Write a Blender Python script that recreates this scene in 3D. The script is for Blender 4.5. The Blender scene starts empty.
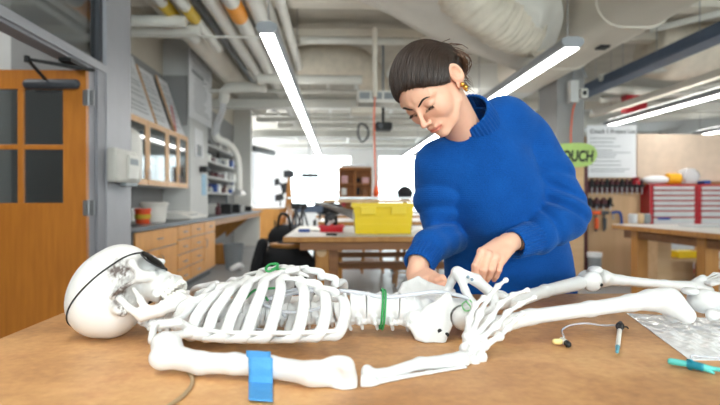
import bpy, math, random
import numpy as np
from mathutils import Vector, Matrix
random.seed(7)
C = bpy.context.scene.collection
PI = math.pi
V = lambda *a: np.array(a, float)

# ------------------------------------------------------------------ camera
CZ = 1.17
YAW, PITCH, F = math.atan(22/560), math.atan(2.5/560), 560.0
def ray(px, py):
    x, y, z = (px-360)/F, 1.0, (202.5-py)/F
    y, z = y*math.cos(PITCH)+z*math.sin(PITCH), z*math.cos(PITCH)-y*math.sin(PITCH)
    x, y = x*math.cos(YAW)+y*math.sin(YAW)*1.0, y*math.cos(YAW)-x*math.sin(YAW)
    return x, y, z
def W(px, py, Y):
    d = ray(px, py); k = Y/d[1]
    return V(d[0]*k, Y, CZ+d[2]*k)
def WZ(px, py, Z):
    d = ray(px, py); k = (Z-CZ)/d[2]
    return V(d[0]*k, d[1]*k, Z)
cam = bpy.data.cameras.new('camera'); camo = bpy.data.objects.new('camera', cam); C.objects.link(camo)
camo.location = (0, 0, CZ); camo.rotation_euler = (PI/2-PITCH, 0, -YAW)
cam.sensor_width = 36; cam.lens = 28; cam.clip_start = .05; cam.clip_end = 200
cam.dof.use_dof = True; cam.dof.focus_distance = 1.22; cam.dof.aperture_fstop = 3.6
bpy.context.scene.camera = camo

# ------------------------------------------------------------------ materials
def lin(c):
    return [((x/255)/12.92 if x/255 <= .04045 else ((x/255+.055)/1.055)**2.4) for x in c]
def newmat(name):
    m = bpy.data.materials.new(name); m.use_nodes = True
    nt = m.node_tree; return m, nt, nt.nodes['Principled BSDF']
def mat(name, rgb, rough=.6, metal=0., var=.06, scale=8., bump=0., bscale=60., rgb2=None, stretch=None, spec=.5,
        sheen=0., sss=0., alpha=1., trans=0., coat=0., vcol=False):
    m, nt, b = newmat(name)
    N, L = nt.nodes, nt.links
    c1 = lin(rgb)
    b.inputs['Roughness'].default_value = rough; b.inputs['Metallic'].default_value = metal
    b.inputs['Specular IOR Level'].default_value = spec
    tc = N.new('ShaderNodeTexCoord'); mp = N.new('ShaderNodeMapping'); L.new(tc.outputs['Object'], mp.inputs[0])
    if stretch: mp.inputs['Scale'].default_value = stretch
    nz = N.new('ShaderNodeTexNoise'); nz.inputs['Scale'].default_value = scale; nz.inputs['Detail'].default_value = 4
    L.new(mp.outputs[0], nz.inputs['Vector'])
    rp = N.new('ShaderNodeValToRGB'); L.new(nz.outputs[0], rp.inputs[0])
    rp.color_ramp.elements[0].position = .3; rp.color_ramp.elements[1].position = .7
    c2 = lin(rgb2) if rgb2 else [x*(1+var) for x in c1]
    c0 = c1 if rgb2 else [x*(1-var) for x in c1]
    rp.color_ramp.elements[0].color = (*[min(1, x) for x in c0], 1); rp.color_ramp.elements[1].color = (*[min(1, x) for x in c2], 1)
    if vcol:
        at = N.new('ShaderNodeVertexColor'); at.layer_name = 'Col'
        mx = N.new('ShaderNodeMixRGB'); mx.blend_type = 'MULTIPLY'; mx.inputs[0].default_value = 1
        L.new(rp.outputs[0], mx.inputs[1]); L.new(at.outputs[0], mx.inputs[2]); L.new(mx.outputs[0], b.inputs['Base Color'])
    else:
        L.new(rp.outputs[0], b.inputs['Base Color'])
    if bump:
        n2 = N.new('ShaderNodeTexNoise'); n2.inputs['Scale'].default_value = bscale; n2.inputs['Detail'].default_value = 3
        L.new(mp.outputs[0], n2.inputs['Vector'])
        bp = N.new('ShaderNodeBump'); bp.inputs['Strength'].default_value = bump; bp.inputs['Distance'].default_value = .01
        L.new(n2.outputs[0], bp.inputs['Height']); L.new(bp.outputs[0], b.inputs['Normal'])
    if sheen:
        b.inputs['Sheen Weight'].default_value = sheen; b.inputs['Sheen Roughness'].default_value = .5
    if sss:
        b.inputs['Subsurface Weight'].default_value = sss; b.inputs['Subsurface Radius'].default_value = (.9, .35, .2)
        b.inputs['Subsurface Scale'].default_value = .006
    if alpha < 1: b.inputs['Alpha'].default_value = alpha
    if trans: b.inputs['Transmission Weight'].default_value = trans
    if coat: b.inputs['Coat Weight'].default_value = coat
    return m
def emit(name, rgb, s):
    m, nt, b = newmat(name)
    b.inputs['Base Color'].default_value = (*lin(rgb), 1)
    b.inputs['Emission Color'].default_value = (*lin(rgb), 1); b.inputs['Emission Strength'].default_value = s
    return m
def glassmat(name, rgb=(235, 240, 240), mixf=.12, rough=.03):
    m, nt, b = newmat(name); N, L = nt.nodes, nt.links
    t = N.new('ShaderNodeBsdfTransparent'); t.inputs[0].default_value = (*lin(rgb), 1)
    g = N.new('ShaderNodeBsdfGlossy'); g.inputs['Roughness'].default_value = rough
    mx = N.new('ShaderNodeMixShader'); mx.inputs[0].default_value = mixf
    L.new(t.outputs[0], mx.inputs[1]); L.new(g.outputs[0], mx.inputs[2])
    L.new(mx.outputs[0], N['Material Output'].inputs[0]); return m

# ------------------------------------------------------------------ mesh collector
def catmull(pts, n):
    pts = [np.array(p, float) for p in pts]
    if len(pts) < 3: return [pts[0]+(pts[-1]-pts[0])*i/(n*(len(pts)-1)) for i in range(n*(len(pts)-1)+1)]
    P = [2*pts[0]-pts[1]]+pts+[2*pts[-1]-pts[-2]]
    out = []
    for i in range(1, len(P)-2):
        for k in range(n):
            t = k/n
            out.append(.5*(2*P[i]+(P[i+1]-P[i-1])*t+(2*P[i-1]-5*P[i]+4*P[i+1]-P[i+2])*t*t+(3*P[i]-P[i-1]-3*P[i+1]+P[i+2])*t**3))
    out.append(pts[-1]); return out
def nrm(v):
    v = np.array(v, float); l = np.linalg.norm(v); return v/l if l > 1e-12 else v
class MB:
    def __init__(s): s.v = []; s.f = []; s.c = None
    def add(s, vs, fs):
        o = len(s.v); s.v += [tuple(map(float, p)) for p in vs]; s.f += [tuple(i+o for i in f) for f in fs]; return s
    def box(s, c, d, rz=0., R=None):
        c = np.array(c, float); h = np.array(d, float)/2
        if R is None:
            R = np.array([[math.cos(rz), -math.sin(rz), 0], [math.sin(rz), math.cos(rz), 0], [0, 0, 1]])
        vs = [c+R@(h*V(a, b, e)) for a in (-1, 1) for b in (-1, 1) for e in (-1, 1)]
        return s.add(vs, [(0, 1, 3, 2), (4, 6, 7, 5), (0, 4, 5, 1), (2, 3, 7, 6), (0, 2, 6, 4), (1, 5, 7, 3)])
    def bx(s, x0, x1, y0, y1, z0, z1):
        return s.box(((x0+x1)/2, (y0+y1)/2, (z0+z1)/2), (abs(x1-x0), abs(y1-y0), abs(z1-z0)))
    def tube(s, pts, r, seg=12, n=6, asp=1., up=None, smooth=True, rnd=True, closed=False):
        pts = [np.array(p, float) for p in pts]
        rr = list(r) if hasattr(r, '__len__') else [r]*len(pts)
        if closed:
            k = len(pts); ext = [pts[-1]]+pts+[pts[0], pts[1]]
            cp = catmull(ext, n)[n:n*(k+1)]; cr = [rr[0]]*len(cp)
        elif smooth and len(pts) > 2:
            cp = catmull(pts, n); cr = []
            for i in range(len(cp)):
                t = i/n; j = min(int(t), len(rr)-2); u = t-j; u = u*u*(3-2*u); cr.append(rr[j]*(1-u)+rr[j+1]*u)
        else: cp, cr = pts, rr
        m = len(cp); T = []
        for i in range(m):
            if closed: T.append(nrm(cp[(i+1) % m]-cp[i-1]))
            else: T.append(nrm(cp[min(i+1, m-1)]-cp[max(i-1, 0)]))
        if up is None:
            a = V(0, 0, 1) if abs(T[0][2]) < .9 else V(1, 0, 0)
        rings = []; prev = None
        for i in range(m):
            t = T[i]
            if up is not None: u = np.array(up, float)-t*np.dot(up, t)
            else: u = (a if prev is None else prev); u = u-t*np.dot(u, t)
            u = nrm(u); prev = u; w = np.cross(t, u)
            rings.append((cp[i], u, w, cr[i]))
        if rnd and not closed:
            def cap(ring, t, sgn):
                c, u, w, q = ring; out = []
                for ph in (.35, .7, 1.05, 1.35): out.append((c+sgn*t*q*math.sin(ph)*min(1, asp*1.2), u, w, q*math.cos(ph)))
                return out
            rings = cap(rings[0], T[0], -1)[::-1]+rings+cap(rings[-1], T[-1], 1)
        vs = []; fs = []
        for c, u, w, q in rings:
            for k in range(seg):
                a2 = 2*PI*k/seg; vs.append(c+u*q*math.cos(a2)+w*q*asp*math.sin(a2))
        m = len(rings)
        for i in range(m if closed else m-1):
            j = (i+1) % m
            for k in range(seg):
                k2 = (k+1) % seg; fs.append((i*seg+k, i*seg+k2, j*seg+k2, j*seg+k))
        if not closed:
            fs.append(tuple(range(seg))[::-1]); fs.append(tuple((m-1)*seg+k for k in range(seg)))
        return s.add(vs, fs)
    def cyl(s, a, b, r, r2=None, seg=20):
        return s.tube([a, b], [r, r if r2 is None else r2], seg=seg, smooth=False, rnd=False)
    def lathe(s, c, prof, seg=24, axis='z'):
        vs = []; fs = []; n = len(prof)
        for r, z in prof:
            for k in range(seg):
                a = 2*PI*k/seg; x, y = r*math.cos(a), r*math.sin(a)
                p = {'z': (x, y, z), 'y': (x, z, y), 'x': (z, x, y)}[axis]; vs.append(np.array(c)+p)
        for i in range(n-1):
            for k in range(seg):
                k2 = (k+1) % seg; fs.append((i*seg+k, i*seg+k2, (i+1)*seg+k2, (i+1)*seg+k))
        fs.append(tuple(range(seg))[::-1]); fs.append(tuple((n-1)*seg+k for k in range(seg)))
        return s.add(vs, fs)
    def ball(s, c, r, R=None, seg=16, rings=10):
        r = np.array(r if hasattr(r, '__len__') else (r, r, r), float); vs = []; fs = []
        for i in range(1, rings):
            ph = PI*i/rings
            for k in range(seg):
                a = 2*PI*k/seg; p = r*V(math.sin(ph)*math.cos(a), math.sin(ph)*math.sin(a), math.cos(ph))
                vs.append(np.array(c)+(R@p if R is not None else p))
        for p in (V(0, 0, r[2]), V(0, 0, -r[2])): vs.append(np.array(c)+(R@p if R is not None else p))
        for i in range(rings-2):
            for k in range(seg):
                k2 = (k+1) % seg; fs.append((i*seg+k, (i+1)*seg+k, (i+1)*seg+k2, i*seg+k2))
        t, b = len(vs)-2, len(vs)-1
        for k in range(seg):
            fs.append((t, k, (k+1) % seg)); fs.append((b, (rings-2)*seg+(k+1) % seg, (rings-2)*seg+k))
        return s.add(vs, fs)
    def prism(s, poly, fn, d):
        """poly: 2-D outline; fn maps (u,v,w) to the world; d thickness."""
        n = len(poly); vs = [fn(u, v, 0) for u, v in poly]+[fn(u, v, d) for u, v in poly]
        fs = [tuple(range(n)), tuple(range(n, 2*n))[::-1]]+[(i, i+n, (i+1) % n+n, (i+1) % n) for i in range(n)]
        return s.add(vs, fs)
    def grid(s, fn, nu, nv, thick=0.):
        P = np.array([[fn(i/nu, j/nv) for j in range(nv+1)] for i in range(nu+1)], float)
        vs = [P[i, j] for i in range(nu+1) for j in range(nv+1)]
        fs = [(i*(nv+1)+j, (i+1)*(nv+1)+j, (i+1)*(nv+1)+j+1, i*(nv+1)+j+1) for i in range(nu) for j in range(nv)]
        return s.add(vs, fs)
    def build(s, name, m, parent=None, loc=None, smooth=None, bevel=0., solid=0., label=None, sub=0):
        """world-coordinate mesh; the object origin goes to loc / the parent's base."""
        me = bpy.data.meshes.new(name); o = bpy.data.objects.new(name, me); C.objects.link(o)
        A = np.array(s.v, float)
        if parent is not None: off = np.array(OFF[parent.name]); o.parent = parent
        else:
            off = np.array(loc, float) if loc is not None else V((A[:, 0].min()+A[:, 0].max())/2, (A[:, 1].min()+A[:, 1].max())/2, A[:, 2].min())
            o.location = off
        OFF[o.name] = tuple(off)
        me.from_pydata((A-off).tolist(), [], s.f); me.validate()
        if s.c is not None:
            ca = me.color_attributes.new('Col', 'FLOAT_COLOR', 'POINT')
            ca.data.foreach_set('color', np.hstack([s.c, np.ones((len(s.c), 1))]).astype(np.float32).ravel())
        import bmesh as _b
        bm = _b.new(); bm.from_mesh(me); _b.ops.recalc_face_normals(bm, faces=bm.faces); bm.to_mesh(me); bm.free()
        if smooth is None: smooth = False
        if smooth is True: me.polygons.foreach_set('use_smooth', [True]*len(me.polygons))
        elif smooth: me.polygons.foreach_set('use_smooth', [True]*len(me.polygons)); me.set_sharp_from_angle(angle=math.radians(smooth))
        me.materials.append(m)
        if bevel:
            md = o.modifiers.new('bevel', 'BEVEL'); md.width = bevel; md.segments = 2; md.limit_method = 'ANGLE'
        if solid:
            md = o.modifiers.new('solid', 'SOLIDIFY'); md.thickness = solid
        if sub:
            md = o.modifiers.new('sub', 'SUBSURF'); md.levels = sub; md.render_levels = sub
        if label: o['label'] = label
        return o
OFF = {}
def tag(o, label, cat, group=None, kind=None):
    o['label'] = label; o['category'] = cat
    if group: o['group'] = group
    if kind: o['kind'] = kind
    return o
def thing(name, loc, label, cat, group=None, kind=None):
    o = bpy.data.objects.new(name, None); C.objects.link(o); o.location = [float(x) for x in loc]; o.empty_display_size = .05
    OFF[o.name] = tuple(float(x) for x in loc); return tag(o, label, cat, group, kind)
def struct(o): o['kind'] = 'structure'; return o
def copy_tree(o, parent=None, loc=None):
    c = o.copy(); C.objects.link(c)
    if parent is not None: c.parent = parent
    if loc is not None: c.location = [float(x) for x in loc]
    OFF[c.name] = tuple(c.location)
    for ch in list(o.children): copy_tree(ch, c)
    return c
def text(name, s, size, m, loc, rot, parent, ext=.0008, align='LEFT', shear=0., offset=0., xs=1.):
    cu = bpy.data.curves.new('t', 'FONT'); cu.body = s; cu.size = size; cu.extrude = ext; cu.align_x = align; cu.shear = shear; cu.offset = offset
    to = bpy.data.objects.new('t', cu); C.objects.link(to)
    me = bpy.data.meshes.new_from_object(to, depsgraph=bpy.context.evaluated_depsgraph_get())
    bpy.data.objects.remove(to); bpy.data.curves.remove(cu)
    me.transform(Matrix.Translation(Vector(loc)) @ rot.to_matrix().to_4x4() @ Matrix.Diagonal((xs, 1, 1, 1)))
    mb = MB(); mb.add([v.co for v in me.vertices], [tuple(p.vertices) for p in me.polygons]); bpy.data.meshes.remove(me)
    return mb.build(name, m, parent)

# ------------------------------------------------------------------ implicit surfaces
def smin(a, b, k):
    h = np.clip(.5+.5*(b-a)/k, 0, 1); return b*(1-h)+a*h-k*h*(1-h)
def smax(a, b, k): return -smin(-a, -b, k)
def rc(P, a, b, ra, rb=None):
    rb = ra if rb is None else rb; a = np.array(a, float); ba = np.array(b, float)-a
    pa = P-a; h = np.clip(pa@ba/(ba@ba+1e-12), 0, 1)
    return np.linalg.norm(pa-h[:, None]*ba, axis=1)-(ra+(rb-ra)*h)
def ell(P, c, r, R=None):
    p = P-np.array(c, float)
    if R is not None: p = p@R
    r = np.array(r, float); k0 = np.linalg.norm(p/r, axis=1); k1 = np.linalg.norm(p/(r*r), axis=1)
    return np.where(k1 < 1e-9, -r.min(), k0*(k0-1)/np.maximum(k1, 1e-9))
def rbox(P, c, h, r, R=None):
    p = P-np.array(c, float)
    if R is not None: p = p@R
    q = np.abs(p)-(np.array(h, float)-r)
    return np.linalg.norm(np.maximum(q, 0), axis=1)+np.minimum(q.max(axis=1), 0)-r
def chain(P, pts, rad, k=.004):
    d = None
    for i in range(len(pts)-1):
        e = rc(P, pts[i], pts[i+1], rad[i], rad[i+1]); d = e if d is None else smin(d, e, k)
    return d
def nets(f, lo, hi, h):
    lo = np.array(lo, float); hi = np.array(hi, float); B = 6
    n = (np.ceil((hi-lo)/(h*B)).astype(int))*B+1
    cb = (n-1)//B
    gi = np.stack(np.meshgrid(*[np.arange(k) for k in cb], indexing='ij'), -1).reshape(-1, 3)
    cc = lo+(gi*B+B/2)*h
    dc = f(cc); act = gi[np.abs(dc) < B*h*.95+.004]
    D = np.full(n, 1., np.float32)
    # sign fill from the coarse values
    S = np.repeat(np.repeat(np.repeat(np.where(dc.reshape(cb) < 0, -1., 1.), B, 0), B, 1), B, 2)
    D[:-1, :-1, :-1] = S
    loc = np.stack(np.meshgrid(*[np.arange(B+1)]*3, indexing='ij'), -1).reshape(-1, 3)
    for s in range(0, len(act), 800):
        a = act[s:s+800]; idx = (a[:, None, :]*B+loc[None]).reshape(-1, 3)
        D[idx[:, 0], idx[:, 1], idx[:, 2]] = f(lo+idx*h)
    s = D < 0
    cnt = np.zeros(n-1, np.int8)
    for a in (0, 1):
        for b in (0, 1):
            for c in (0, 1): cnt += s[a:n[0]-1+a, b:n[1]-1+b, c:n[2]-1+c]
    cells = np.argwhere((cnt > 0) & (cnt < 8))
    idm = np.full(n-1, -1, np.int64); idm[cells[:, 0], cells[:, 1], cells[:, 2]] = np.arange(len(cells))
    acc = np.zeros((len(cells), 3)); num = np.zeros(len(cells))
    cor = [(a, b, c) for a in (0, 1) for b in (0, 1) for c in (0, 1)]
    for p in cor:
        for ax in range(3):
            if p[ax]: continue
            q = list(p); q[ax] = 1
            A = cells+np.array(p); Bq = cells+np.array(q)
            da = D[A[:, 0], A[:, 1], A[:, 2]]; db = D[Bq[:, 0], Bq[:, 1], Bq[:, 2]]
            m = (da < 0) != (db < 0); t = np.where(m, da/np.where(m, da-db, 1), 0)
            pt = np.repeat(np.array([p], float), len(cells), 0); pt[:, ax] += t
            acc[m] += pt[m]; num += m
    vs = lo+(cells+acc/num[:, None])*h
    fs = []
    for ax in range(3):
        sl0 = [slice(None)]*3; sl1 = [slice(None)]*3; sl0[ax] = slice(0, -1); sl1[ax] = slice(1, None)
        e = np.argwhere(s[tuple(sl0)] != s[tuple(sl1)])
        o1, o2 = [(1, 2), (2, 0), (0, 1)][ax]
        ok = (e[:, o1] > 0) & (e[:, o2] > 0) & (e[:, o1] < n[o1]-1) & (e[:, o2] < n[o2]-1); e = e[ok]
        flip = s[e[:, 0], e[:, 1], e[:, 2]]
        def g(d1, d2):
            q = e.copy(); q[:, o1] -= d1; q[:, o2] -= d2; return idm[q[:, 0], q[:, 1], q[:, 2]]
        Q = np.stack([g(1, 1), g(0, 1), g(0, 0), g(1, 0)], 1)
        Q[~flip] = Q[~flip][:, ::-1]
        fs.append(Q[(Q >= 0).all(1)])
    fs = np.vstack(fs)
    return vs, fs
def sdf_mb(f, lo, hi, h, col=None):
    vs, fs = nets(f, lo, hi, h); m = MB(); m.v = vs.tolist(); m.f = [tuple(q) for q in fs.tolist()]
    if col is not None: m.c = col(vs)
    return m
def frame(x, up=(0, 0, 1)):
    x = nrm(x); y = nrm(np.cross(up, x)); z = np.cross(x, y); return np.stack([x, y, z], 1)
# ------------------------------------------------------------------ palette
M = {}
M['floor'] = mat('polished concrete', (150, 152, 154), .35, var=.08, scale=1.5, spec=.4)
M['ceil'] = mat('ceiling concrete', (190, 184, 172), .9, var=.08, scale=3, bump=.3, bscale=25)
M['white'] = mat('white paint', (226, 225, 220), .55, var=.02)
M['pipe'] = mat('pipe paint', (222, 221, 214), .5, var=.04, scale=5)
M['cream'] = mat('cream duct', (222, 215, 202), .6, var=.04, scale=3)
M['canvas'] = mat('duct canvas', (222, 212, 196), .9, var=.08, scale=9, bump=.9, bscale=14)
M['wallgrey'] = mat('grey wall', (150, 150, 150), .8, var=.02)
M['wallbeige'] = mat('beige wall', (205, 198, 184), .8, var=.02)
M['wallwhite'] = mat('pale wall', (208, 209, 208), .8, var=.02)
M['frame'] = mat('door frame grey', (142, 142, 148), .5, var=.03)
M['framelit'] = mat('frame lit grey', (168, 168, 174), .5, var=.03)  # paler copy of the frame grey: lit faces put into the colour
M['dark'] = mat('dark rubber', (22, 22, 24), .6)
M['darkgrey'] = mat('dark grey metal', (62, 64, 70), .45)
M['steel'] = mat('satin steel', (170, 170, 172), .35, .9)
M['oak'] = mat('door oak', (196, 122, 40), .45, scale=5, rgb2=(176, 104, 30), stretch=(6, 6, .5), bump=.05)
M['maple'] = mat('cabinet maple', (222, 160, 84), .5, scale=4, rgb2=(206, 144, 70), stretch=(4, 4, .6))
M['maplelight'] = mat('pale maple', (222, 178, 130), .5, scale=4, rgb2=(208, 160, 110), stretch=(4, 4, .6))
M['bench'] = mat('bench wood', (190, 132, 62), .5, scale=5, rgb2=(168, 110, 46), stretch=(5, 5, .7))
M['benchd'] = mat('bench rail wood', (150, 98, 52), .5, scale=5, rgb2=(128, 80, 40), stretch=(.7, 5, 5))
M['benchtop'] = mat('worn bench top', (206, 203, 198), .5, var=.05, scale=3)
M['ply'] = mat('plywood', (216, 182, 142), .6, scale=3, rgb2=(204, 166, 124), stretch=(.8, 4, 4))
M['plyw'] = mat('plywood panel', (212, 174, 134), .6, scale=2, rgb2=(202, 164, 124), stretch=(4, 4, .5))
M['counter'] = mat('slate counter', (92, 96, 102), .35, var=.08)
M['glass'] = glassmat('clear glass')
M['glassd'] = glassmat('dim glass', (205, 210, 212), .2, .05)
M['paper'] = mat('paper', (232, 233, 236), .7, var=.02)
M['ink'] = mat('ink', (60, 62, 70), .8)
M['orange'] = mat('orange band', (246, 160, 20), .5)
M['yellow'] = mat('yellow tag', (208, 174, 50), .6)
M['bin'] = mat('yellow plastic', (246, 212, 12), .4, var=.02)
M['red'] = mat('red plastic', (206, 24, 40), .4, var=.02)
M['redm'] = mat('red enamel', (168, 18, 34), .35, var=.03)
M['silver'] = mat('drawer silver', (205, 205, 208), .45, .2)
M['blue'] = mat('blue plastic', (36, 74, 150), .5)
M['blueg'] = mat('blue grey tray', (82, 98, 122), .6)
M['orangep'] = mat('orange plastic', (240, 92, 30), .5)
M['green'] = mat('paper green', (176, 206, 120), .8)
M['maroon'] = mat('maroon strip', (84, 38, 44), .6)
M['fabric'] = mat('black fabric', (24, 24, 28), .9, bump=.4, bscale=40)
M['grout'] = mat('grey plastic', (140, 146, 150), .5)
M['tube'] = emit('lit diffuser', (255, 253, 248), 20.)
M['addedglow'] = emit('added glow', (255, 253, 248), 6.)  # added glow that brightens the ceiling and the hall
M['alu'] = mat('aluminium', (190, 192, 194), .35, .7)
def clothm():
    m, nt, b = newmat('thin white cloth'); N, L = nt.nodes, nt.links
    tr = N.new('ShaderNodeBsdfTranslucent'); tr.inputs[0].default_value = (.85, .86, .88, 1); df = N.new('ShaderNodeBsdfDiffuse'); df.inputs[0].default_value = (.85, .86, .88, 1)
    mx = N.new('ShaderNodeMixShader'); mx.inputs[0].default_value = .5; L.new(tr.outputs[0], mx.inputs[1]); L.new(df.outputs[0], mx.inputs[2]); L.new(mx.outputs[0], N['Material Output'].inputs[0]); return m
M['cloth'] = clothm()
M['clearbag'] = mat('cloudy film', (232, 234, 238), .25, alpha=.5, spec=.7)
M['pink'] = mat('pink plastic', (222, 176, 176), .6)
M['hard'] = mat('brown hardboard', (164, 122, 84), .5, scale=7, rgb2=(128, 92, 60), bump=.15, bscale=300)
CH = 3.75

# ------------------------------------------------------------------ room shell
def st(name, m, *boxes, **k):
    mb = MB()
    for b in boxes: mb.bx(*b)
    return struct(mb.build(name, m, **k))
st('floor', M['floor'], (-6, 9, -4.2, 22.3, -.1, 0))
st('ceiling', M['ceil'], (-6, 9, -4.2, 22.3, CH, CH+.15))
wl = st('wall_left', M['wallgrey'], (-1.96, -1.84, -4, .6, 0, CH), (-1.96, -1.84, 4.44, 4.95, 0, CH), (-2.75, -1.96, 4.83, 4.95, 0, CH),
   (-2.77, -2.65, 4.95, 14.6, 0, 3.05), (-6, -2.65, 14.5, 14.62, 0, CH))
st('wall_left_upper', M['wallbeige'], (-2.77, -2.65, 4.95, 14.6, 3.05, CH))
st('wall_hall', M['wallwhite'], (-6, -2.75, 4.83, 4.95, 0, CH), (-6, -5.9, -4, 4.83, 0, CH))
st('wall_right', M['wallwhite'], (8.9, 9, -4, 22.3, 0, CH))
# back wall with three window openings
wins = [(-1.9, .55), (1.57, 4.6), (5.3, 8.3)]
xs = [-6]+[a for w in wins for a in w]+[8.9]
bb = [(xs[i], xs[i+1], 22.1, 22.3, .7, 2.95) for i in range(0, len(xs), 2)]+[(-6, 8.9, 22.1, 22.3, 0, .7), (-6, 8.9, 22.1, 22.3, 2.95, CH)]
st('wall_back', M['wallwhite'], *bb)
rwin = [(-1.4, 1.3), (1.9, 4.6), (5.2, 7.9)]
xs = [-1.84]+[a for w in rwin for a in w]+[8.9]
st('wall_rear', M['wallwhite'], *([(xs[i], xs[i+1], -4.2, -4., .9, 3.3) for i in range(0, len(xs), 2)]+[(-6, 8.9, -4.2, -4, 0, .9), (-6, 8.9, -4.2, -4, 3.3, CH), (-6, -1.84, -4.2, -4., .9, 3.3)]))
wn = 0
for (a, b), (y, z0, z1) in [(w, (22.15, .7, 2.95)) for w in wins]+[(w, (-4.1, .9, 3.3)) for w in rwin]:
    wn += 1
    mb = MB(); t = .05
    mb.bx(a, a+t, y-.03, y+.03, z0, z1); mb.bx(b-t, b, y-.03, y+.03, z0, z1); mb.bx(a, b, y-.03, y+.03, z0, z0+t); mb.bx(a, b, y-.03, y+.03, z1-t, z1)
    k = 3
    for i in range(1, k): xx = a+(b-a)*i/k; mb.bx(xx-.025, xx+.025, y-.03, y+.03, z0, z1)
    mb.bx(a, b, y-.02, y+.02, z0+.75, z0+.8)
    w = struct(mb.build('window_%d' % wn, M['white']))
    MB().bx(a+t, b-t, y-.004, y+.004, z0+t, z1-t).build('window_pane', M['glass'], w)

# left doorway: jamb, header, transom, door
ycl = 4.13
st('door_frame_jamb', M['frame'], (-1.96, -1.83, 4.19, 4.30, 0, 2.155), (-1.96, -1.81, 4.30, 4.44, 0, 2.155)).name = 'trim_1'
st('x', M['framelit'], (-1.95, -1.80, 4.44, 4.95, 0, CH)).name = 'trim_2'
st('x', M['framelit'], (-1.94, -1.80, .6, 4.44, 2.155, 2.215)).name = 'trim_3'
st('x', M['frame'], (-1.93, -1.82, .6, 4.44, 2.135, 2.155)).name = 'trim_4'
st('x', M['darkgrey'], (-1.90, -1.83, 4.38, 4.44, 2.215, 3.3), (-1.90, -1.83, .6, 4.38, 3.24, 3.3), (-1.90, -1.83, .6, 4.38, 2.215, 2.235)).name = 'trim_5'
st('x', M['wallgrey'], (-1.94, -1.84, .6, 4.44, 3.3, CH)).name = 'trim_6'
w = MB().bx(-1.87, -1.862, .6, 4.38, 2.235, 3.25).build('window_7', M['glassd']); struct(w)
# wooden door, open at right angles
D = thing('door', (-2.3, ycl, 0), 'orange oak door with small glass panes, propped open beside the grey frame', 'door')
D.name = 'wooden_door'; OFF['wooden_door'] = OFF['door']
def dp(px, py): return W(px, py, ycl)
xr = W(86, 100, ycl)[0]; xl = xr-.97; zt = W(50, 70, ycl)[2]
gz0, gz1 = W(50, 203, ycl)[2], W(50, 89, ycl)[2]; gzm = W(50, 147, ycl)[2]
gx1 = W(63, 100, ycl)[0]; gxm = W(20, 100, ycl)[0]; gx0 = 2*gxm-gx1
y0, y1 = ycl, ycl+.045
mb = MB()
mb.bx(xl, gx0, y0, y1, .01, zt); mb.bx(gx1, xr, y0, y1, .01, zt); mb.bx(gx0, gx1, y0, y1, gz1, zt); mb.bx(gx0, gx1, y0, y1, .01, gz0)
mb.build('door_leaf', M['oak'], D)
MB().bx(gxm-.022, gxm+.022, y0+.005, y1-.005, gz0, gz1).bx(gx0, gx1, y0+.006, y1-.006, gzm-.018, gzm+.018).build('glazing_bar', M['oak'], D, bevel=.004)
MB().bx(gx0, gx1, y0+.02, y0+.026, gz0, gz1).build('glass_panel', M['glassd'], D)
for py in (98, 208, 330):
    z = W(90, py, ycl)[2]; h = MB()
    h.bx(xr-.018, xr+.02, ycl-.012, ycl-.004, z-.055, z+.055).bx(xr+.022, xr+.06, ycl-.012, ycl-.004, z-.055, z+.055)
    h.cyl((xr+.021, ycl-.014, z-.06), (xr+.021, ycl-.014, z+.06), .008, seg=10)
    for q in (-.035, 0, .035):
        for s in (0, .04): h.cyl((xr+s, ycl-.012, z+q), (xr+s, ycl-.016, z+q), .005, seg=8)
    h.build('hinge', M['steel'], D)
a, b = W(28, 84, ycl-.05), W(75, 84, ycl-.05)
cl = MB(); cl.tube([a, b], [.036, .036], seg=12, smooth=False, asp=.9); o = cl.build('door_closer', M['darkgrey'], D, smooth=40)
e1, e2, e3 = W(45, 79, ycl-.09), W(27, 59, ycl-.35), W(93, 70, ycl-.12)
MB().tube([e1, e2], [.012, .012], smooth=False, seg=6).tube([e2, (e2+e3)/2, e3], [.011, .014, .014], smooth=False, seg=6).cyl(e2-V(0, 0, .02), e2+V(0, 0, .02), .018).build('closer_arm', M['dark'], o)
p = W(95, 69, 4.0); MB().bx(-1.88, -1.80, 3.85, 4.1, 2.105, 2.13).build('closer_bracket', M['dark'], o)
# dispenser on the wall end
zc = W(124, 166, 4.7)[2]
D = thing('dispenser', (-1.74, 4.72, zc-.14), 'beige plastic dispenser fixed to the pale grey wall end', 'dispenser')
yy = 4.72
MB().bx(-1.80, -1.72, 4.42, 4.88, zc-.14, zc+.13).build('housing', mat('putty plastic', (196, 193, 186), .5), D, bevel=.02)
MB().bx(-1.722, -1.70, 4.64, 4.86, zc-.11, zc+.09).build('front_panel', mat('pale plastic', (214, 212, 206), .5), D, bevel=.008)
MB().bx(-1.702, -1.696, 4.66, 4.84, zc+.01, zc+.06).build('label_plate', M['grout'], D)
MB().bx(-1.76, -1.71, 4.6, 4.86, zc-.17, zc-.14).build('nozzle_tray', M['grout'], D, bevel=.005)
# paper towel holder behind
D = MB(); D.tube([(-2.03, 5.5, 1.42), (-2.03, 5.5, 1.74)], [.13, .13], seg=20, smooth=False, rnd=True)
tag(D.build('towel_dispenser', M['white'], smooth=50), 'rounded white towel dispenser on the end of the glass cabinets', 'dispenser')

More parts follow.
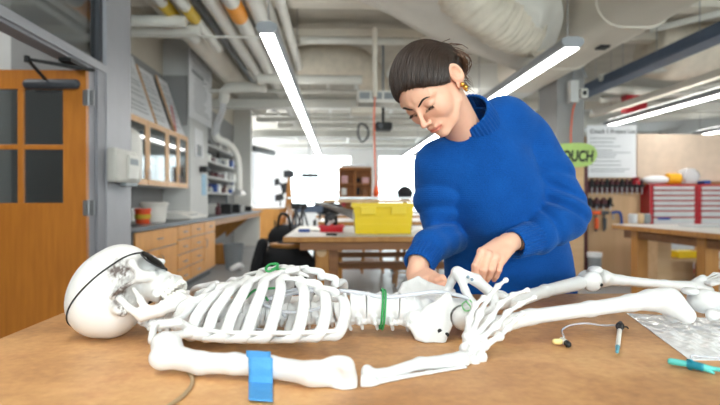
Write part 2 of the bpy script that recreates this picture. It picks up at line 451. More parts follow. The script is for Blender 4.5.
# ------------------------------------------------------------------ left wall run
YA, YB, YC_, YD, YE = 5.46, 6.9, 7.5, 8.25, 9.0
XF = -1.95
def carcass(t, ya, yb, xf=XF, xb=-2.23, z0=.1, z1=.868, m=None):
    MB().bx(xb, xf-.02, ya+.002, yb-.002, z0, z1).build('body', m or M['grout'], t)
    MB().bx(xb, xf-.09, ya+.002, yb-.002, 0, z0).build('plinth', M['darkgrey'], t)
def front(t, kind, ya, yb, z0, z1, m, handle='h', xf=XF):
    o = MB().bx(xf-.02, xf, ya+.012, yb-.012, z0+.008, z1-.008).build(kind, m, t, bevel=.004)
    yc = (ya+yb)/2; zc = (z0+z1)/2
    h = MB()
    if handle == 'h': h.tube([(xf, yc-.06, zc), (xf+.03, yc-.055, zc), (xf+.03, yc+.055, zc), (xf, yc+.06, zc)], .006, seg=6, smooth=False)
    else:
        yv = yb-.06 if handle == 'r' else ya+.06; zc = z1-.14 if z1 < 1 else z0+.14
        h.tube([(xf, yv, zc-.06), (xf+.03, yv, zc-.055), (xf+.03, yv, zc+.055), (xf, yv, zc+.06)], .006, seg=6, smooth=False)
    h.build('handle', M['steel'], o); return o
t = thing('base_cabinet', (-2.3, (YA+YB)/2, 0), 'maple base cabinet with wide doors below the sink end of the slate worktop', 'cabinet')
carcass(t, YA, YB, xb=-2.64); front(t, 'drawer', YA, YB, .64, .86, M['maple']); ym = (YA+YB)/2
front(t, 'door', YA, ym, .12, .64, M['maple'], 'r'); front(t, 'door', ym, YB, .12, .64, M['maple'], 'l')
for ya, yb, lab in ((YB, YC_, 'maple drawer unit next to the wide-doored base cabinet, four drawers high'), (YC_, YD, 'second maple drawer unit along the worktop, beside the narrow end cabinet')):
    t = thing('drawer_cabinet', (-2.3, (ya+yb)/2, 0), lab, 'cabinet'); carcass(t, ya, yb)
    for k in range(4): front(t, 'drawer', ya, yb, .12+k*.185, .12+(k+1)*.185, M['maple'])
t = thing('base_cabinet', (-2.3, (YD+YE)/2, 0), 'narrow maple cabinet with one drawer and tall door at the end of the base run', 'cabinet')
carcass(t, YD, YE); front(t, 'drawer', YD, YE, .675, .86, M['maple']); front(t, 'door', YD, YE, .12, .675, M['maple'], 'l')
# gusseted desk part
mbx = MB()
t = thing('wall_desk', (-2.3, 11.6, .3), 'maple brackets and apron carrying the far half of the slate worktop', 'desk bracket')
MB().bx(-2.0, -1.98, 9.02, 14.3, .76, .866).build('apron', M['bench'], t)
for y in (9.4, 10.7, 12.0, 13.3):
    MB().prism([(-2.64, .30), (-2.64, .865), (-2.02, .865), (-2.02, .80)], lambda u, v, w, y=y: V(u, y+w, v), .03).build('bracket', M['bench'], t)
MB().bx(-2.64, -1.99, 14.3, 14.36, 0, .866).build('end_panel', M['white'], t)
tag(MB().prism([(-2.645, 5.0), (-1.92, 5.0), (-1.92, 14.35), (-2.645, 14.35), (-2.645, 9.76), (-2.235, 9.76), (-2.235, 8.55), (-2.645, 8.55)], lambda u, v, w: V(u, v, .87+w), .035).build('worktop', M['counter']), 'long dark slate worktop running along the left wall', 'worktop')
tag(MB().bx(-2.65, -2.63, 5.0, 8.6, .906, 1.0).build('backsplash', M['wallwhite']), 'low grey backsplash behind the left worktop', 'backsplash')
# sink
t = thing('sink', (-2.25, 5.65, .906), 'small dark lab sink rim set in the slate worktop', 'sink')
MB().bx(-2.5, -2.05, 5.45, 5.95, .906, .911).build('rim', M['dark'], t)
# upper glass cabinets
XU = -2.25
ys = [5.0, 5.97, 6.78, 7.35, 7.93, 8.52]
ul = ['glass-fronted maple wall cabinet nearest the door frame', None, 'pair of glass-doored maple wall cabinets in the middle of the row', None, 'glass-fronted maple wall cabinet against the grey pillar']
def upper(ya, yb, doors, lab):
    t = thing('wall_cabinet', (-2.45, (ya+yb)/2, 1.34), lab, 'cabinet')
    b = MB(); b.bx(-2.645, XU-.02, ya, yb, 1.34, 1.36).bx(-2.645, XU-.02, ya, yb, 2.10, 2.12).bx(-2.645, -2.635, ya, yb, 1.36, 2.1)
    b.bx(-2.645, XU-.02, ya, ya+.018, 1.36, 2.1).bx(-2.645, XU-.02, yb-.018, yb, 1.36, 2.1)
    b.build('body', M['wallwhite'], t)
    for z in (1.6, 1.86): MB().bx(-2.64, XU-.04, ya+.02, yb-.02, z, z+.018).build('shelf', M['wallwhite'], t)
    for i in range(doors):
        a = ya+(yb-ya)*i/doors+.008; c = ya+(yb-ya)*(i+1)/doors-.008; f = .07
        d = MB().bx(XU-.02, XU, a, a+f, 1.345, 2.115).bx(XU-.02, XU, c-f, c, 1.345, 2.115).bx(XU-.02, XU, a+f, c-f, 1.345, 1.345+f).bx(XU-.02, XU, a+f, c-f, 2.115-f, 2.115).build('door', M['maplelight'], t, bevel=.003)
        MB().bx(XU-.012, XU-.008, a+f, c-f, 1.345+f, 2.115-f).build('glass_panel', M['glassd'], d)
        yv = c-.03 if i % 2 == 0 else a+.03
        MB().tube([(XU, yv, 1.42), (XU+.025, yv, 1.425), (XU+.025, yv, 1.515), (XU, yv, 1.52)], .005, seg=6, smooth=False).build('handle', M['steel'], d)
    for k, z in enumerate((1.362, 1.62, 1.88)):
        y = ya+.1
        while y < yb-.1:
            h = random.uniform(.1, .19); r = random.uniform(.035, .05)
            c_ = random.choice([M['white'], M['blue'], M['grout'], M['darkgrey'], M['paper'], M['maroon']])
            gl.append((t, y, z, h, r, c_)); y += random.uniform(.14, .24)
gl = []
upper(5.0, 5.97, 1, 'glass-fronted maple wall cabinet nearest the door frame')
upper(5.97, 7.5, 2, 'two-door glass-fronted maple wall cabinet in the middle of the row')
upper(7.5, 8.52, 2, 'glass-fronted maple wall cabinet against the grey pillar')
cn = {M['white'].name: 'white', M['blue'].name: 'blue', M['grout'].name: 'grey', M['darkgrey'].name: 'dark grey', M['paper'].name: 'pale', M['maroon'].name: 'dark red'}
where = {0: 'cabinet nearest the door frame', 1: 'middle glass cabinet', 2: 'glass cabinet by the pillar'}
cabs = []
seenl = {}
for t, y, z, h, r, m in gl:
    if t not in cabs: cabs.append(t)
    b = MB(); b.lathe((-2.42, y, z), [(r, 0), (r, h*.7), (r*.5, h*.85), (r*.5, h)], seg=12)
    lb = '%s bottle behind glass on the %s shelf of the %s' % (cn[m.name], {1.362: 'bottom', 1.62: 'middle', 1.88: 'top'}[z], where[cabs.index(t)])
    tag(b.build('bottle', m, smooth=40), lb, 'bottle', lb.replace(' bottle', ' bottles'))
# leaning boards on top of the cabinets
for (ya, yb, h, dx, lab) in ((5.05, 6.2, .92, .0, 'pale poster board leaning on top of the cabinets, nearest the door frame'), (6.28, 7.2, .86, .02, 'printed poster board leaning on the cabinets, second from the door frame'),
                        (7.26, 7.9, .78, .03, 'narrow printed poster leaning on the cabinets, third from the door frame'), (7.95, 8.5, .8, .0, 'poster board with red strip leaning on the cabinets beside the pillar')):
    t = thing('poster_board', (-2.45, (ya+yb)/2, 2.122), lab, 'poster')
    fn = lambda u, v, w: V(-2.30-dx-.3*v/.9+w, u, 2.122+v)
    MB().prism([(ya, 0), (yb, 0), (yb, h), (ya, h)], fn, .012).build('board', M['paper'], t)
    MB().prism([(ya-.01, 0), (ya+.015, 0), (ya+.015, h), (ya-.01, h)], lambda u, v, w: fn(u, v, w+.008), .02).build('edge_strip', M['maplelight'], t)
    tx = MB(); q = .1
    while q < h-.08:
        tx.prism([(ya+.07, q), (yb-random.uniform(.07, .3), q), (yb-.12, q+.012), (ya+.07, q+.012)], lambda u, v, w: fn(u, v, w+.012), .002); q += random.uniform(.04, .1)
    tx.build('printed_lines', M['grout'], t)
    if ya > 7.9: MB().prism([(8.0, .02), (8.06, .02), (8.28, .42), (8.22, .42)], lambda u, v, w: fn(u, v, w+.013), .004).build('red_strip', M['red'], t)
# pillar
struct(MB().bx(-2.65, -2.24, 8.6, 9.75, 0, CH).build('pillar', M['wallwhite'])).name = 'wall_pillar'
struct(MB().bx(-2.65, -2.28, 8.56, 8.6, 2.3, 3.05).build('wall_pillar_face', M['wallgrey']))
t = thing('wall_chart', (-2.2, 9.2, 2.45), 'large white printed chart hanging on the grey pillar', 'poster')
MB().bx(-2.225, -2.215, 8.45, 9.95, 2.42, 3.42).build('sheet', M['paper'], t)
tx = MB()
for k in range(16):
    z = 2.55+k*.05; tx.bx(-2.214, -2.211, 8.6+random.uniform(0, .2), 9.8-random.uniform(0, .5), z, z+.012)
tx.bx(-2.214, -2.210, 8.6, 9.3, 3.12, 3.17); tx.build('printed_lines', M['grout'], t)
t = thing('notice', (-2.22, 9.1, 1.9), 'small framed notice on the grey pillar beside the shelves', 'notice')
MB().bx(-2.238, -2.225, 8.85, 9.35, 1.85, 2.3).build('sheet', M['paper'], t); MB().bx(-2.226, -2.222, 8.95, 9.25, 1.87, 2.05).build('picture', M['darkgrey'], t)
tag(MB().bx(-2.24, -2.12, 9.15, 9.3, 1.62, 1.72).build('wall_switch', M['dark'], bevel=.01), 'black switch box sticking out from the grey pillar', 'switch')
tag(MB().bx(-2.24, -2.23, 9.3, 9.6, 1.25, 1.6).build('blue_notice', mat('pale blue card', (150, 190, 215), .6)), 'pale blue card on the grey pillar above the worktop', 'notice')
# items on the worktop
c = W(150, 221, 5.62)
mo = mat('orange tub', (232, 82, 36), .4)
def pot(name, c, r, h, m, lab, cat, taper=.85, lid=None):
    t = thing(name, c, lab, cat)
    MB().lathe(c, [(r*taper, 0), (r, h*.9), (r*1.08, h*.92), (r*1.08, h)], seg=20).build('body', m, t, smooth=40)
    MB().lathe(V(*c)+V(0, 0, h), [(r*1.1, 0), (r*1.1, .012), (r*.95, .02)], seg=20).build('lid', lid or m, t, smooth=40)
    return t
pot('tub', (-2.18, 6.35, .906), .085, .15, mo, 'round orange tub standing by the sink on the slate worktop', 'tub')
MB().lathe((-2.18, 6.35, .96), [(.084, 0), (.089, .05)], seg=20).build('label_band', M['yellow'], bpy.data.objects['tub'])
pot('bucket', (-2.2, 6.8, .906), .15, .22, M['white'], 'white bucket behind the orange tub on the slate worktop', 'bucket')
t = thing('microscope', (-2.35, 6.0, .906), 'black microscope standing at the sink end of the slate worktop', 'microscope')
MB().bx(-2.45, -2.25, 5.9, 6.15, .906, .94).build('base', M['dark'], t, bevel=.01)
MB().tube([(-2.42, 6.02, .93), (-2.44, 6.02, 1.1), (-2.36, 6.02, 1.24)], .03, seg=10).build('arm', M['dark'], t, smooth=True)
MB().cyl((-2.30, 6.02, 1.06), (-2.36, 6.02, 1.3), .028).build('body_tube', M['dark'], t, smooth=40)
MB().bx(-2.36, -2.22, 5.94, 6.1, 1.02, 1.035).build('stage', M['dark'], t)
t = thing('sink_tray', (-2.3, 6.5, .906), 'long white tray against the backsplash on the slate worktop', 'tray')
MB().bx(-2.6, -2.48, 6.2, 7.2, .906, 1.06).build('body', M['white'], t, bevel=.01)
t = thing('lab_scale', (-2.2, 8.2, .906), 'flat white instrument on the slate worktop in front of the pillar', 'instrument')
MB().prism([(-2.45, 0), (-2.0, 0), (-2.0, .03), (-2.2, .09), (-2.45, .1)], lambda u, v, w: V(u, 7.7+w, .906+v), .95).build('housing', M['white'], t, bevel=.008)
MB().bx(-2.13, -2.05, 7.9, 8.3, .955, .965).build('key_panel', M['grout'], t)
tag(MB().bx(-2.6, -2.35, 7.3, 7.6, .906, 1.0).build('carton', M['darkgrey'], bevel=.005), 'dark grey carton beside the white bucket on the slate worktop', 'box')
# open shelves beyond the pillar
t = thing('shelf_unit', (-2.45, 11.4, .95), 'grey open wall shelves crowded with supplies beyond the pillar', 'shelves')
for z in (2.13, 1.84, 1.56, 1.28):
    MB().bx(-2.64, -2.28, 9.78, 13.3, z, z+.035).build('shelf', M['wallwhite'], t)
for y in (9.8, 11.5, 13.28):
    MB().bx(-2.64, -2.60, y, y+.03, .92, 2.4).build('upright', M['grout'], t)
cols = [('white', M['white']), ('white', M['white']), ('pale', M['wallwhite']), ('blue', M['blue']), ('dull red', M['maroon']), ('black', M['dark']), ('black', M['dark']), ('brown', M['benchd']), ('grey', M['grout']), ('grey', M['grout']), ('cream', M['cream'])]
cnt = {}
for zi, z in enumerate((2.166, 1.876, 1.596, 1.316, .906)):
    y = 9.95
    while y < (13.2 if z > .95 else 14.1):
        n_, m_ = random.choice(cols); w_ = random.uniform(.1, .26); h_ = random.uniform(.08, .2)
        if zi == 0 and random.random() < .45: y += .35; continue
        kind = 'bottle' if random.random() < .35 else 'storage_box'
        rowname = ['top shelf', 'second shelf', 'third shelf', 'bottom shelf', 'worktop under the open shelves'][zi]
        xx = -2.42 if z > .95 else random.uniform(-2.45, -2.1)
        if kind == 'bottle': o = MB().lathe((xx, y+w_/2, z), [(.05, 0), (.05, h_*.8), (.022, h_*.95), (.022, h_*1.3)], seg=12).build('bottle', m_, smooth=40)
        else: o = MB().bx(xx-.1, xx+.1, y, y+w_, z, z+h_).build('storage_box', m_, bevel=.006)
        lb = '%s %s among the supplies on the %s beyond the pillar' % (n_, kind.replace('_', ' '), rowname)
        tag(o, lb, kind.split('_')[-1], 'supplies: '+lb)
        y += w_+random.uniform(.02, .12)
# post + fume arm
struct(MB().bx(-2.65, -2.22, 14.36, 14.62, 0, CH).build('trim_7', M['white']))
t = thing('extractor_arm', (-2.0, 10.2, 1.2), 'white jointed fume extraction arm curving down in front of the shelves', 'extraction arm')
ya = 9.6
pts = [W(262, 88, 9.2), W(236, 87, 9.3), W(226, 90, 9.4), W(223.5, 100, 9.5)]
MB().tube(pts, .085, seg=14, n=5).build('ceiling_pipe', M['pipe'], t, smooth=40)
MB().tube([W(223.5, 102, 9.5), W(222, 112, 9.5), W(217, 124, 9.6), W(215, 134, 9.7)], [.05, .055, .06, .06], seg=10).build('support_joint', M['silver'], t, smooth=True)
pts = [W(215, 132, 9.7), W(218, 139, 9.75), W(227, 143, 9.9), W(235, 152, 10.1), W(238.5, 165, 10.2), W(239, 185, 10.2), W(239, 191, 10.2)]
MB().tube(pts, [.065, .065, .065, .06, .055, .055, .055], seg=14).build('hose', M['white'], t, smooth=40)
a = W(239, 191, 10.2); MB().lathe(a-V(0, 0, .07), [(.13, 0), (.12, .03), (.06, .09)], seg=18).build('hood', M['alu'], t, smooth=40)
# waste bin etc. under desk
for (px, py, Y, s, m, lab) in ((224, 244, 10.4, .28, 'bench', 'brown carton under the far worktop brackets'),):
    p = W(px, py, Y); tag(MB().bx(p[0]-s/2, p[0]+s/2, Y-s/2, Y+s/2, 0, max(.25, p[2])).build('carton', M[m], bevel=.006), lab, 'box')
t = thing('waste_bin', (-1.78, 9.5, 0), 'pale grey open waste bin beside the narrow end cabinet', 'bin')
MB().lathe((-1.78, 9.6, 0), [(.13, 0), (.17, .42), (.18, .43), (.165, .43), (.12, .03)], seg=18).build('body', M['grout'], t, smooth=40)
tag(MB().tube([(-1.7, 9.1, .06), (-1.62, 9.2, .1), (-1.6, 9.35, .05)], .05, seg=8).build('plastic_bag', M['paper'], smooth=True), 'crumpled white plastic bag on the floor by the base cabinets', 'bag')
# far cabinet with papers
Y = 15.6
x0, x1 = W(245, 230, Y)[0], W(280, 230, Y)[0]
t = thing('base_cabinet', (x0+.5, Y+.3, 0), 'freestanding maple cabinet with open shelves standing beyond the slate worktop', 'cabinet')
MB().bx(x0, x1-.22, Y, Y+2.4, .1, .93).build('body', M['maple'], t)
MB().bx(x0, x1-.02, Y, Y+2.4, .93, .96).build('top', M['white'], t)
MB().bx(x0+.05, x1-.06, Y+.05, Y+2.35, 0, .1).build('plinth', M['dark'], t)
for z in (.1, .38, .66): MB().bx(x1-.22, x1-.02, Y, Y+2.4, z, z+.03).build('shelf', M['maple'], t)
for y in (Y, Y+.8, Y+1.6, Y+2.37): MB().bx(x1-.22, x1-.02, y, y+.03, .1, .93).build('divider', M['maple'], t)
tag(MB().bx(x0+.05, x0+.2, Y+.1, Y+.7, .962, 1.03).build('paper_stack', M['paper'], bevel=.01), 'white papers stacked on the far maple cabinet', 'papers')
# roller screen
Y = 15.2
t = thing('roller_screen', (-2.2, 15.2, .97), 'white backdrop sheet hanging from a black roller frame on the far left', 'screen')
a, b = W(252, 148, 15.), W(273, 153, 18.5)
sh = MB(); sh.grid(lambda u, v: (a*(1-u)+b*u)*V(1, 1, 0)+V(.04*math.sin(9*u)+.05*v, 0, a[2]-.1-(a[2]-1.14)*v), 14, 12)
sh.build('sheet', M['cloth'], t, smooth=True, solid=.01)
MB().tube([a+V(0, 0, 0), b], .09, smooth=False, seg=12).build('roller', M['dark'], t, smooth=40)
MB().cyl((a[0]-.15, a[1], 1.0), a+V(-.15, 0, .1), .05).build('stand_post', M['darkgrey'], t, smooth=40)
# softbox light head
Y = 19.4; c = W(277, 190, Y)
t = thing('studio_light', (c[0], Y, 0), 'black studio light with barn doors on a stand at the far left', 'lamp')
R = Matrix.Rotation(-.25, 3, 'Y'); Rn = np.array(R)
MB().box(c, (.42, .12, .42), R=Rn).build('lamp_head', M['dark'], t, bevel=.02)
MB().box(c-V(0, .07, 0), (.3, .02, .3), R=Rn).build('diffuser', M['paper'], t)
for s in (-1, 1):
    MB().box(c+Rn@V(s*.3, -.1, 0), (.2, .02, .34), R=Rn).build('barn_door', M['dark'], t); MB().box(c+Rn@V(0, -.1, s*.29), (.34, .02, .18), R=Rn).build('barn_door', M['dark'], t)
MB().cyl((c[0]+.1, Y+.1, 0), c+V(.1, .1, 0), .03).build('stand', M['dark'], t, smooth=40)
t = thing('tripod', (W(287, 215, 16.4)[0], 16.4, 0), 'brown wooden tripod standing by the left window edge', 'tripod')
for px in (283, 289, 295):
    MB().tube([W(px, 243, 16.4), W(289, 176, 16.4)], .035, smooth=False, seg=8).build('leg', M['bench'], t)
c = W(289, 174, 16.4); MB().box(c, (.3, .2, .2)).build('head', M['darkgrey'], t, bevel=.02)

# ------------------------------------------------------------------ ceiling services
def run(name, px0, z, r, y0, y1, m, lab, cat='pipe', bands=(), **k):
    """pipe parallel to the long axis crossing the top of the photo at px0."""
    Yt = (z-CZ)*F/200; X = (px0-338)*Yt/F
    mb = MB(); mb.cyl((X, y0, z), (X, y1, z), r, seg=20)
    if bands:
        t = thing(name, (X, (y0+y1)/2, z-r), lab, cat); mb.build('pipe_run', m, t, smooth=40)
        for a, b, bm in bands: MB().cyl((X, a, z), (X, b, z), r+.006, seg=20).build('label_band', bm, t, smooth=40)
    else: t = tag(mb.build(name, m, smooth=40), lab, cat)
    return X
def Yof(py, z): return (z-CZ)*F/(200-py)
run('ceiling_pipe', 210, 3.2, .075, 3.5, 9.2, M['pipe'], 'white ceiling pipe left of the orange-banded one')
run('ceiling_pipe', 231, 3.2, .088, 3.5, 15, M['pipe'], 'white ceiling pipe carrying an orange band above the left lamp', bands=[(Yof(3, 3.2), Yof(18, 3.2), M['orange'])])
run('ceiling_pipe', 254, 3.25, .09, 3.5, 16, M['pipe'], 'plain white ceiling pipe just above the left hanging lamp')
run('ceiling_pipe', 280, 3.25, .055, 3.5, 8.9, M['pipe'], 'thin white ceiling pipe right of the left lamp, ending in an elbow')
run('ceiling_pipe', 267, 3.35, .04, 3.5, 12, M['pipe'], 'thinnest white ceiling pipe between the two pipes over the left lamp')
run('ceiling_duct', 166, 3.35, .17, 5.0, 13.5, M['cream'], 'thick cream pipe slanting above the wall chart', 'duct')
Xa = run('ceiling_pipe', 160, 3.15, .06, 4, 7.0, M['pipe'], 'short pale pipe with a yellow tag, nearest the left wall', bands=[(Yof(5, 3.15), Yof(19, 3.15), M['yellow'])])
Xa = run('ceiling_pipe', 180, 3.15, .06, 4, 7.4, M['pipe'], 'second short pale pipe with a yellow tag near the left wall', bands=[(Yof(9, 3.15), Yof(21, 3.15), M['yellow'])])
run('ceiling_pipe', 196, 3.4, .05, 4, 14, M['grout'], 'grey conduit high between the tagged and plain white pipes')
def cross(name, py, z, r, px0, px1, m, lab, cat='pipe', dy=0, k=None):
    Y = Yof(py, z); a, b = W(px0, py, Y), W(px1, py, Y)
    return tag(MB().cyl((a[0], Y, z), (b[0], Y, z), r, seg=18).build(name, m, smooth=40), lab, cat)
cross('ceiling_pipe', 23.5, 3.05, .06, 100, 186, M['pipe'], 'upper of two white pipes crossing above the poster boards')
cross('ceiling_pipe', 32, 3.05, .06, 100, 200, M['pipe'], 'lower of two white pipes crossing above the poster boards')
cross('ceiling_rod', 38.5, 3.0, .012, 110, 262, M['pipe'], 'thin rod crossing under the white pipes at upper left', 'rod')
cross('ceiling_pipe', 41, 3.45, .055, 300, 420, M['pipe'], 'white pipe crossing just above the lumpy duct')
cross('ceiling_pipe', 80, 3.0, .07, 258, 362, M['pipe'], 'white pipe crossing just below the lumpy duct')
# lumpy canvas duct with elbow
Yd = 9.0
pts = [W(296, 63, Yd), W(320, 62, Yd), W(345, 62, Yd), W(362, 68, Yd+.1), W(373, 82, Yd+.2), W(376, 96, Yd+.2)]
t = tag(MB().tube(pts, [.25, .28, .27, .27, .24, .22], seg=24, n=8, rnd=False).build('canvas_duct', M['canvas'], smooth=True), 'lumpy beige canvas duct crossing the ceiling and bending down', 'duct')
# beams across
for i, (py, z, h, lab) in enumerate(((2, 3.5, .14, 'first'), (36, 3.55, .1, 'second'), (108, 3.0, .16, 'third'), (137, 2.95, .18, 'fourth'), (148, 2.98, .12, 'fifth'))):
    Y = Yof(py, z-h/2); struct(MB().bx(-2.6, 8.8, Y, Y+.25, z-h/2, z+h/2).build('ceiling_beam', M['cream' if i < 2 else 'pipe'])).name = 'trim_%d' % (8+i)
for i, py in enumerate((92, 97, 103, 115, 120, 126, 131, 142)):
    z = 3.05+.1*(i % 4); Y = Yof(py, z)
    tag(MB().cyl((-2.2+.3*(i % 3), Y, z), (4.5-.5*(i % 2), Y, z), .035+.02*(i % 3), seg=12).build('ceiling_pipe', M['pipe'], smooth=40), 'pale crossing pipe in the far ceiling, %s counted from the air unit' % ['first', 'second', 'third', 'fourth', 'fifth', 'sixth', 'seventh', 'eighth'][i], 'pipe')
for i, X in enumerate((-1.5, -1.0, -.2, .35, .9, 1.4, 2.9, 3.4)):
    z = 3.35+.08*(i % 3)
    tag(MB().cyl((X, 9.4, z), (X, 21, z), .03+.015*(i % 2), seg=12).build('ceiling_pipe', M['pipe'], smooth=40), 'pale lengthwise pipe in the far ceiling, %s from the left wall side' % ['first', 'second', 'third', 'fourth', 'fifth', 'sixth', 'seventh', 'eighth'][i], 'pipe')
# large smooth duct at the right with rounded end
t = thing('supply_duct', (2.6, 5.6, 2.9), 'large smooth cream air duct curving across the upper right', 'duct')
def smoothduct(name, poly_px, Y, dy, m):
    P = [W(x, y, Y) for x, y in poly_px]
    MB().prism([(p[0], p[2]) for p in P], lambda u, v, w: V(u, Y+w, v), dy).build(name, m, t, bevel=.02)
def rrect(x0, x1, z0, z1, r, k=7):
    o = []
    for cx, cz, a0 in ((x1-r, z1-r, 0), (x0+r, z1-r, 90), (x0+r, z0+r, 180), (x1-r, z0+r, 270)):
        for i in range(k+1): a = math.radians(a0+90*i/k); o.append((cx+r*math.cos(a), cz+r*math.sin(a)))
    return o
MB().prism(rrect(2.30, 2.995, 2.72, 3.36, .24), lambda u, v, w: V(u, 3.4+w, v), 4.6).build('main_section', M['cream'], t, smooth=35)
MB().prism(rrect(1.25, 2.995, 2.78, 3.14, .08), lambda u, v, w: V(u, 8.0+w, v), 1.3).build('flat_section', M['white'], t, smooth=35)
for y in (4.9, 6.5): MB().prism(rrect(2.285, 3.01, 2.705, 3.375, .25), lambda u, v, w, y=y: V(u, y+w, v), .04).build('flange', M['cream'], t, smooth=35)
MB().bx(2.62, 2.72, 5.5, 5.62, 2.70, 2.722).build('damper_lever', M['dark'], t)
t = tag(MB().bx(3.3, 8.5, 3.9, 4.25, 3.35, 3.7).build('cross_duct', M['cream'], bevel=.03), 'square cream duct crossing the extreme upper right', 'duct')
MB_ = MB().tube([W(648, 48, 8.2), W(672, 52, 8.2), W(700, 50, 8.2), W(740, 42, 8.2)], .42, seg=20, n=6, rnd=False)
tag(MB_.build('canvas_duct', M['canvas'], smooth=True), 'wrinkled beige wrapped duct behind the blue cable tray', 'duct')
# draped canvas
t = thing('canvas_sleeve', (1.1, 5.5, 2.8), 'large sagging white canvas duct sleeve above the woman', 'duct')
tops = [(352, -28), (400, -22), (450, -30), (500, -34), (525, -25), (545, -20)]
bots = [(352, -2), (385, 12), (430, 38), (480, 56), (520, 72), (540, 68)]
def sag(u, v):
    i = u*5; j = min(int(i), 4); f = i-j
    ax, ay = np.array(tops[j])*(1-f)+np.array(tops[j+1])*f; bx_, by = np.array(bots[j])*(1-f)+np.array(bots[j+1])*f
    a = W(ax, ay, 5.2+.4*u); b = W(bx_, by, 5.9+.3*u)
    p = a*(1-v)+b*v; p = p+V(0, -.55, -.05)*math.sin(PI*v)+V(0, .02, .03)*math.sin(26*u+5*v)*math.sin(PI*v)
    return p
MB().grid(sag, 60, 24).build('canvas_sheet', mat('white canvas', (228, 224, 216), .9, var=.05, scale=4, bump=.5, bscale=9), t, smooth=True, solid=.03)
cp = np.array(catmull([W(448, -26, 5.3), W(480, 6, 5.35), W(508, 25, 5.5), W(532, 33, 5.65), W(543, 36, 5.6)], 16))
def hose(u, v):
    q = u*(len(cp)-1); j = min(int(q), len(cp)-2); f = q-j; c = cp[j]*(1-f)+cp[j+1]*f; t_ = nrm(cp[j+1]-cp[j])
    a = 2*PI*v; e1 = nrm(V(0, 0, 1)-t_*t_[2]); e2 = np.cross(t_, e1)
    r = (.27-.05*u)*(1+.035*math.sin(q*1.1+1.5*math.sin(a))+.03*math.sin(q*2.3+3*a)+.02*math.sin(5*a+q*.3))
    return c+e1*r*math.cos(a)+e2*r*math.sin(a)
MB().grid(hose, 150, 48).build('gathered_hose', M['canvas'], t, smooth=True, solid=.01)
# cable tray, rails
def diag(name, pa, pb, z, w, h, m, lab, cat):
    ya_, yb_ = Yof(pa[1], z), Yof(pb[1], z); X = ((pa[0]-338)*ya_/F+(pb[0]-338)*yb_/F)/2
    return X, ya_, yb_
X, ya_, yb_ = diag('', (720, 37), (592, 93), 2.85, 0, 0, 0, '', '')
t = thing('cable_tray', (X, 7.5, 2.8), 'blue-grey cable tray running under the ceiling at the right', 'cable tray')
MB().bx(X-.12, X+.12, 4.6, 9.2, 2.84, 2.86).build('tray_floor', M['blueg'], t)
for s in (-.12, .12): MB().bx(X+s-.01, X+s+.01, 4.6, 9.2, 2.86, 2.97).build('side_rail', M['blueg'], t)
for y in (5, 5.8, 6.6, 7.4, 8.2, 9.): MB().cyl((X-.13, y, 2.95), (X-.13, y, 3.74), .006, seg=6).build('hanger', M['steel'], t)
X, *_ = diag('', (720, 66), (592, 118), 2.75, 0, 0, 0, '', '')
tag(MB().bx(X-.05, X+.05, 5, 10.2, 2.68, 2.78).build('ceiling_rail', M['cream'], bevel=.01), 'white square rail between the cable tray and the right lamp', 'rail')
for i, (x0, y0_, Y0, x1, y1_, Y1, r) in enumerate(((600, 78, 8, 720, 60, 8, .05), (600, 100, 9.5, 725, 84, 9.5, .05), (592, 112, 10, 660, 96, 10, .04), (596, 88, 9, 725, 97, 9, .07), (640, 118, 11, 725, 112, 11, .1), (650, 30, 7, 725, 12, 6.4, .04))):
    tag(MB().cyl(W(x0, y0_, Y0), W(x1, y1_, Y1), r, seg=12).build('ceiling_pipe', M['pipe'], smooth=40), 'pale pipe near the cable tray at upper right, %s from below the tray' % ['first', 'second', 'third', 'fourth', 'fifth', 'sixth'][i], 'pipe')
tag(MB().box(W(634, 104, 9.2), (.36, .2, .3)).build('red_junction_box', M['redm'], bevel=.02), 'dark red box in the ceiling above the project poster', 'box')
# hanging lamps
def lamp(X, y0, y1, z, lab, w=.17):
    t = thing('hanging_lamp', (X, (y0+y1)/2, z), lab, 'lamp')
    pr = [(-.5, .055), (-.42, .085), (-.2, .1), (.2, .1), (.42, .085), (.5, .055), (.42, .02), (.3, .0), (-.3, .0), (-.42, .02)]
    h = MB(); h.prism([(a*w, b*.9) for a, b in pr], lambda u, v, q: V(X+u, y0+q, z+v), y1-y0); h.build('housing', M['alu2'], t)
    MB().bx(X-.3*w, X+.3*w, y0+.03, y1-.03, z-.006, z-.001).build('diffuser', M['tube'], t)
    MB().bx(X-.15*w, X+.15*w, y0+(2.2 if w == .2 else .06), y1-.06, z+.092, z+.096).build('added_uplight', M['addedglow'], t)  # glowing strip added on top of the housing to brighten the ceiling
    n = max(2, int((y1-y0)/2.4))
    for i in range(n):
        y = y0+.12+(y1-y0-.24)*i/(n-1); MB().cyl((X, y, z+.09), (X, y, CH), .005, seg=6).build('hanger', M['steel'], t)
M['alu2'] = mat('lamp housing', (150, 153, 158), .5)
lamp(-.55, 4.35, 17, 2.46, 'long hanging linear lamp on the left, nearest the banded pipes')
lamp(1.98, 4.65, 17, 2.46, 'long hanging linear lamp behind the woman with its end above her shoulder', .2)
lamp(4.7, 5.5, 9.6, 2.46, 'hanging linear lamp over the right-hand bench', .17)
lamp(7.2, 5, 11, 2.46, 'hanging linear lamp at the far right edge', .17)
for i, (X, a, b) in enumerate(((-.55, -3.2, 1.6),)):
    lamp(X, a, b, 2.46, ['added unseen linear lamp behind the camera on the left', 'hanging linear lamp behind the camera in the middle', 'hanging linear lamp behind the camera on the right'][i])  # unseen lamp, added for more light on the table from above
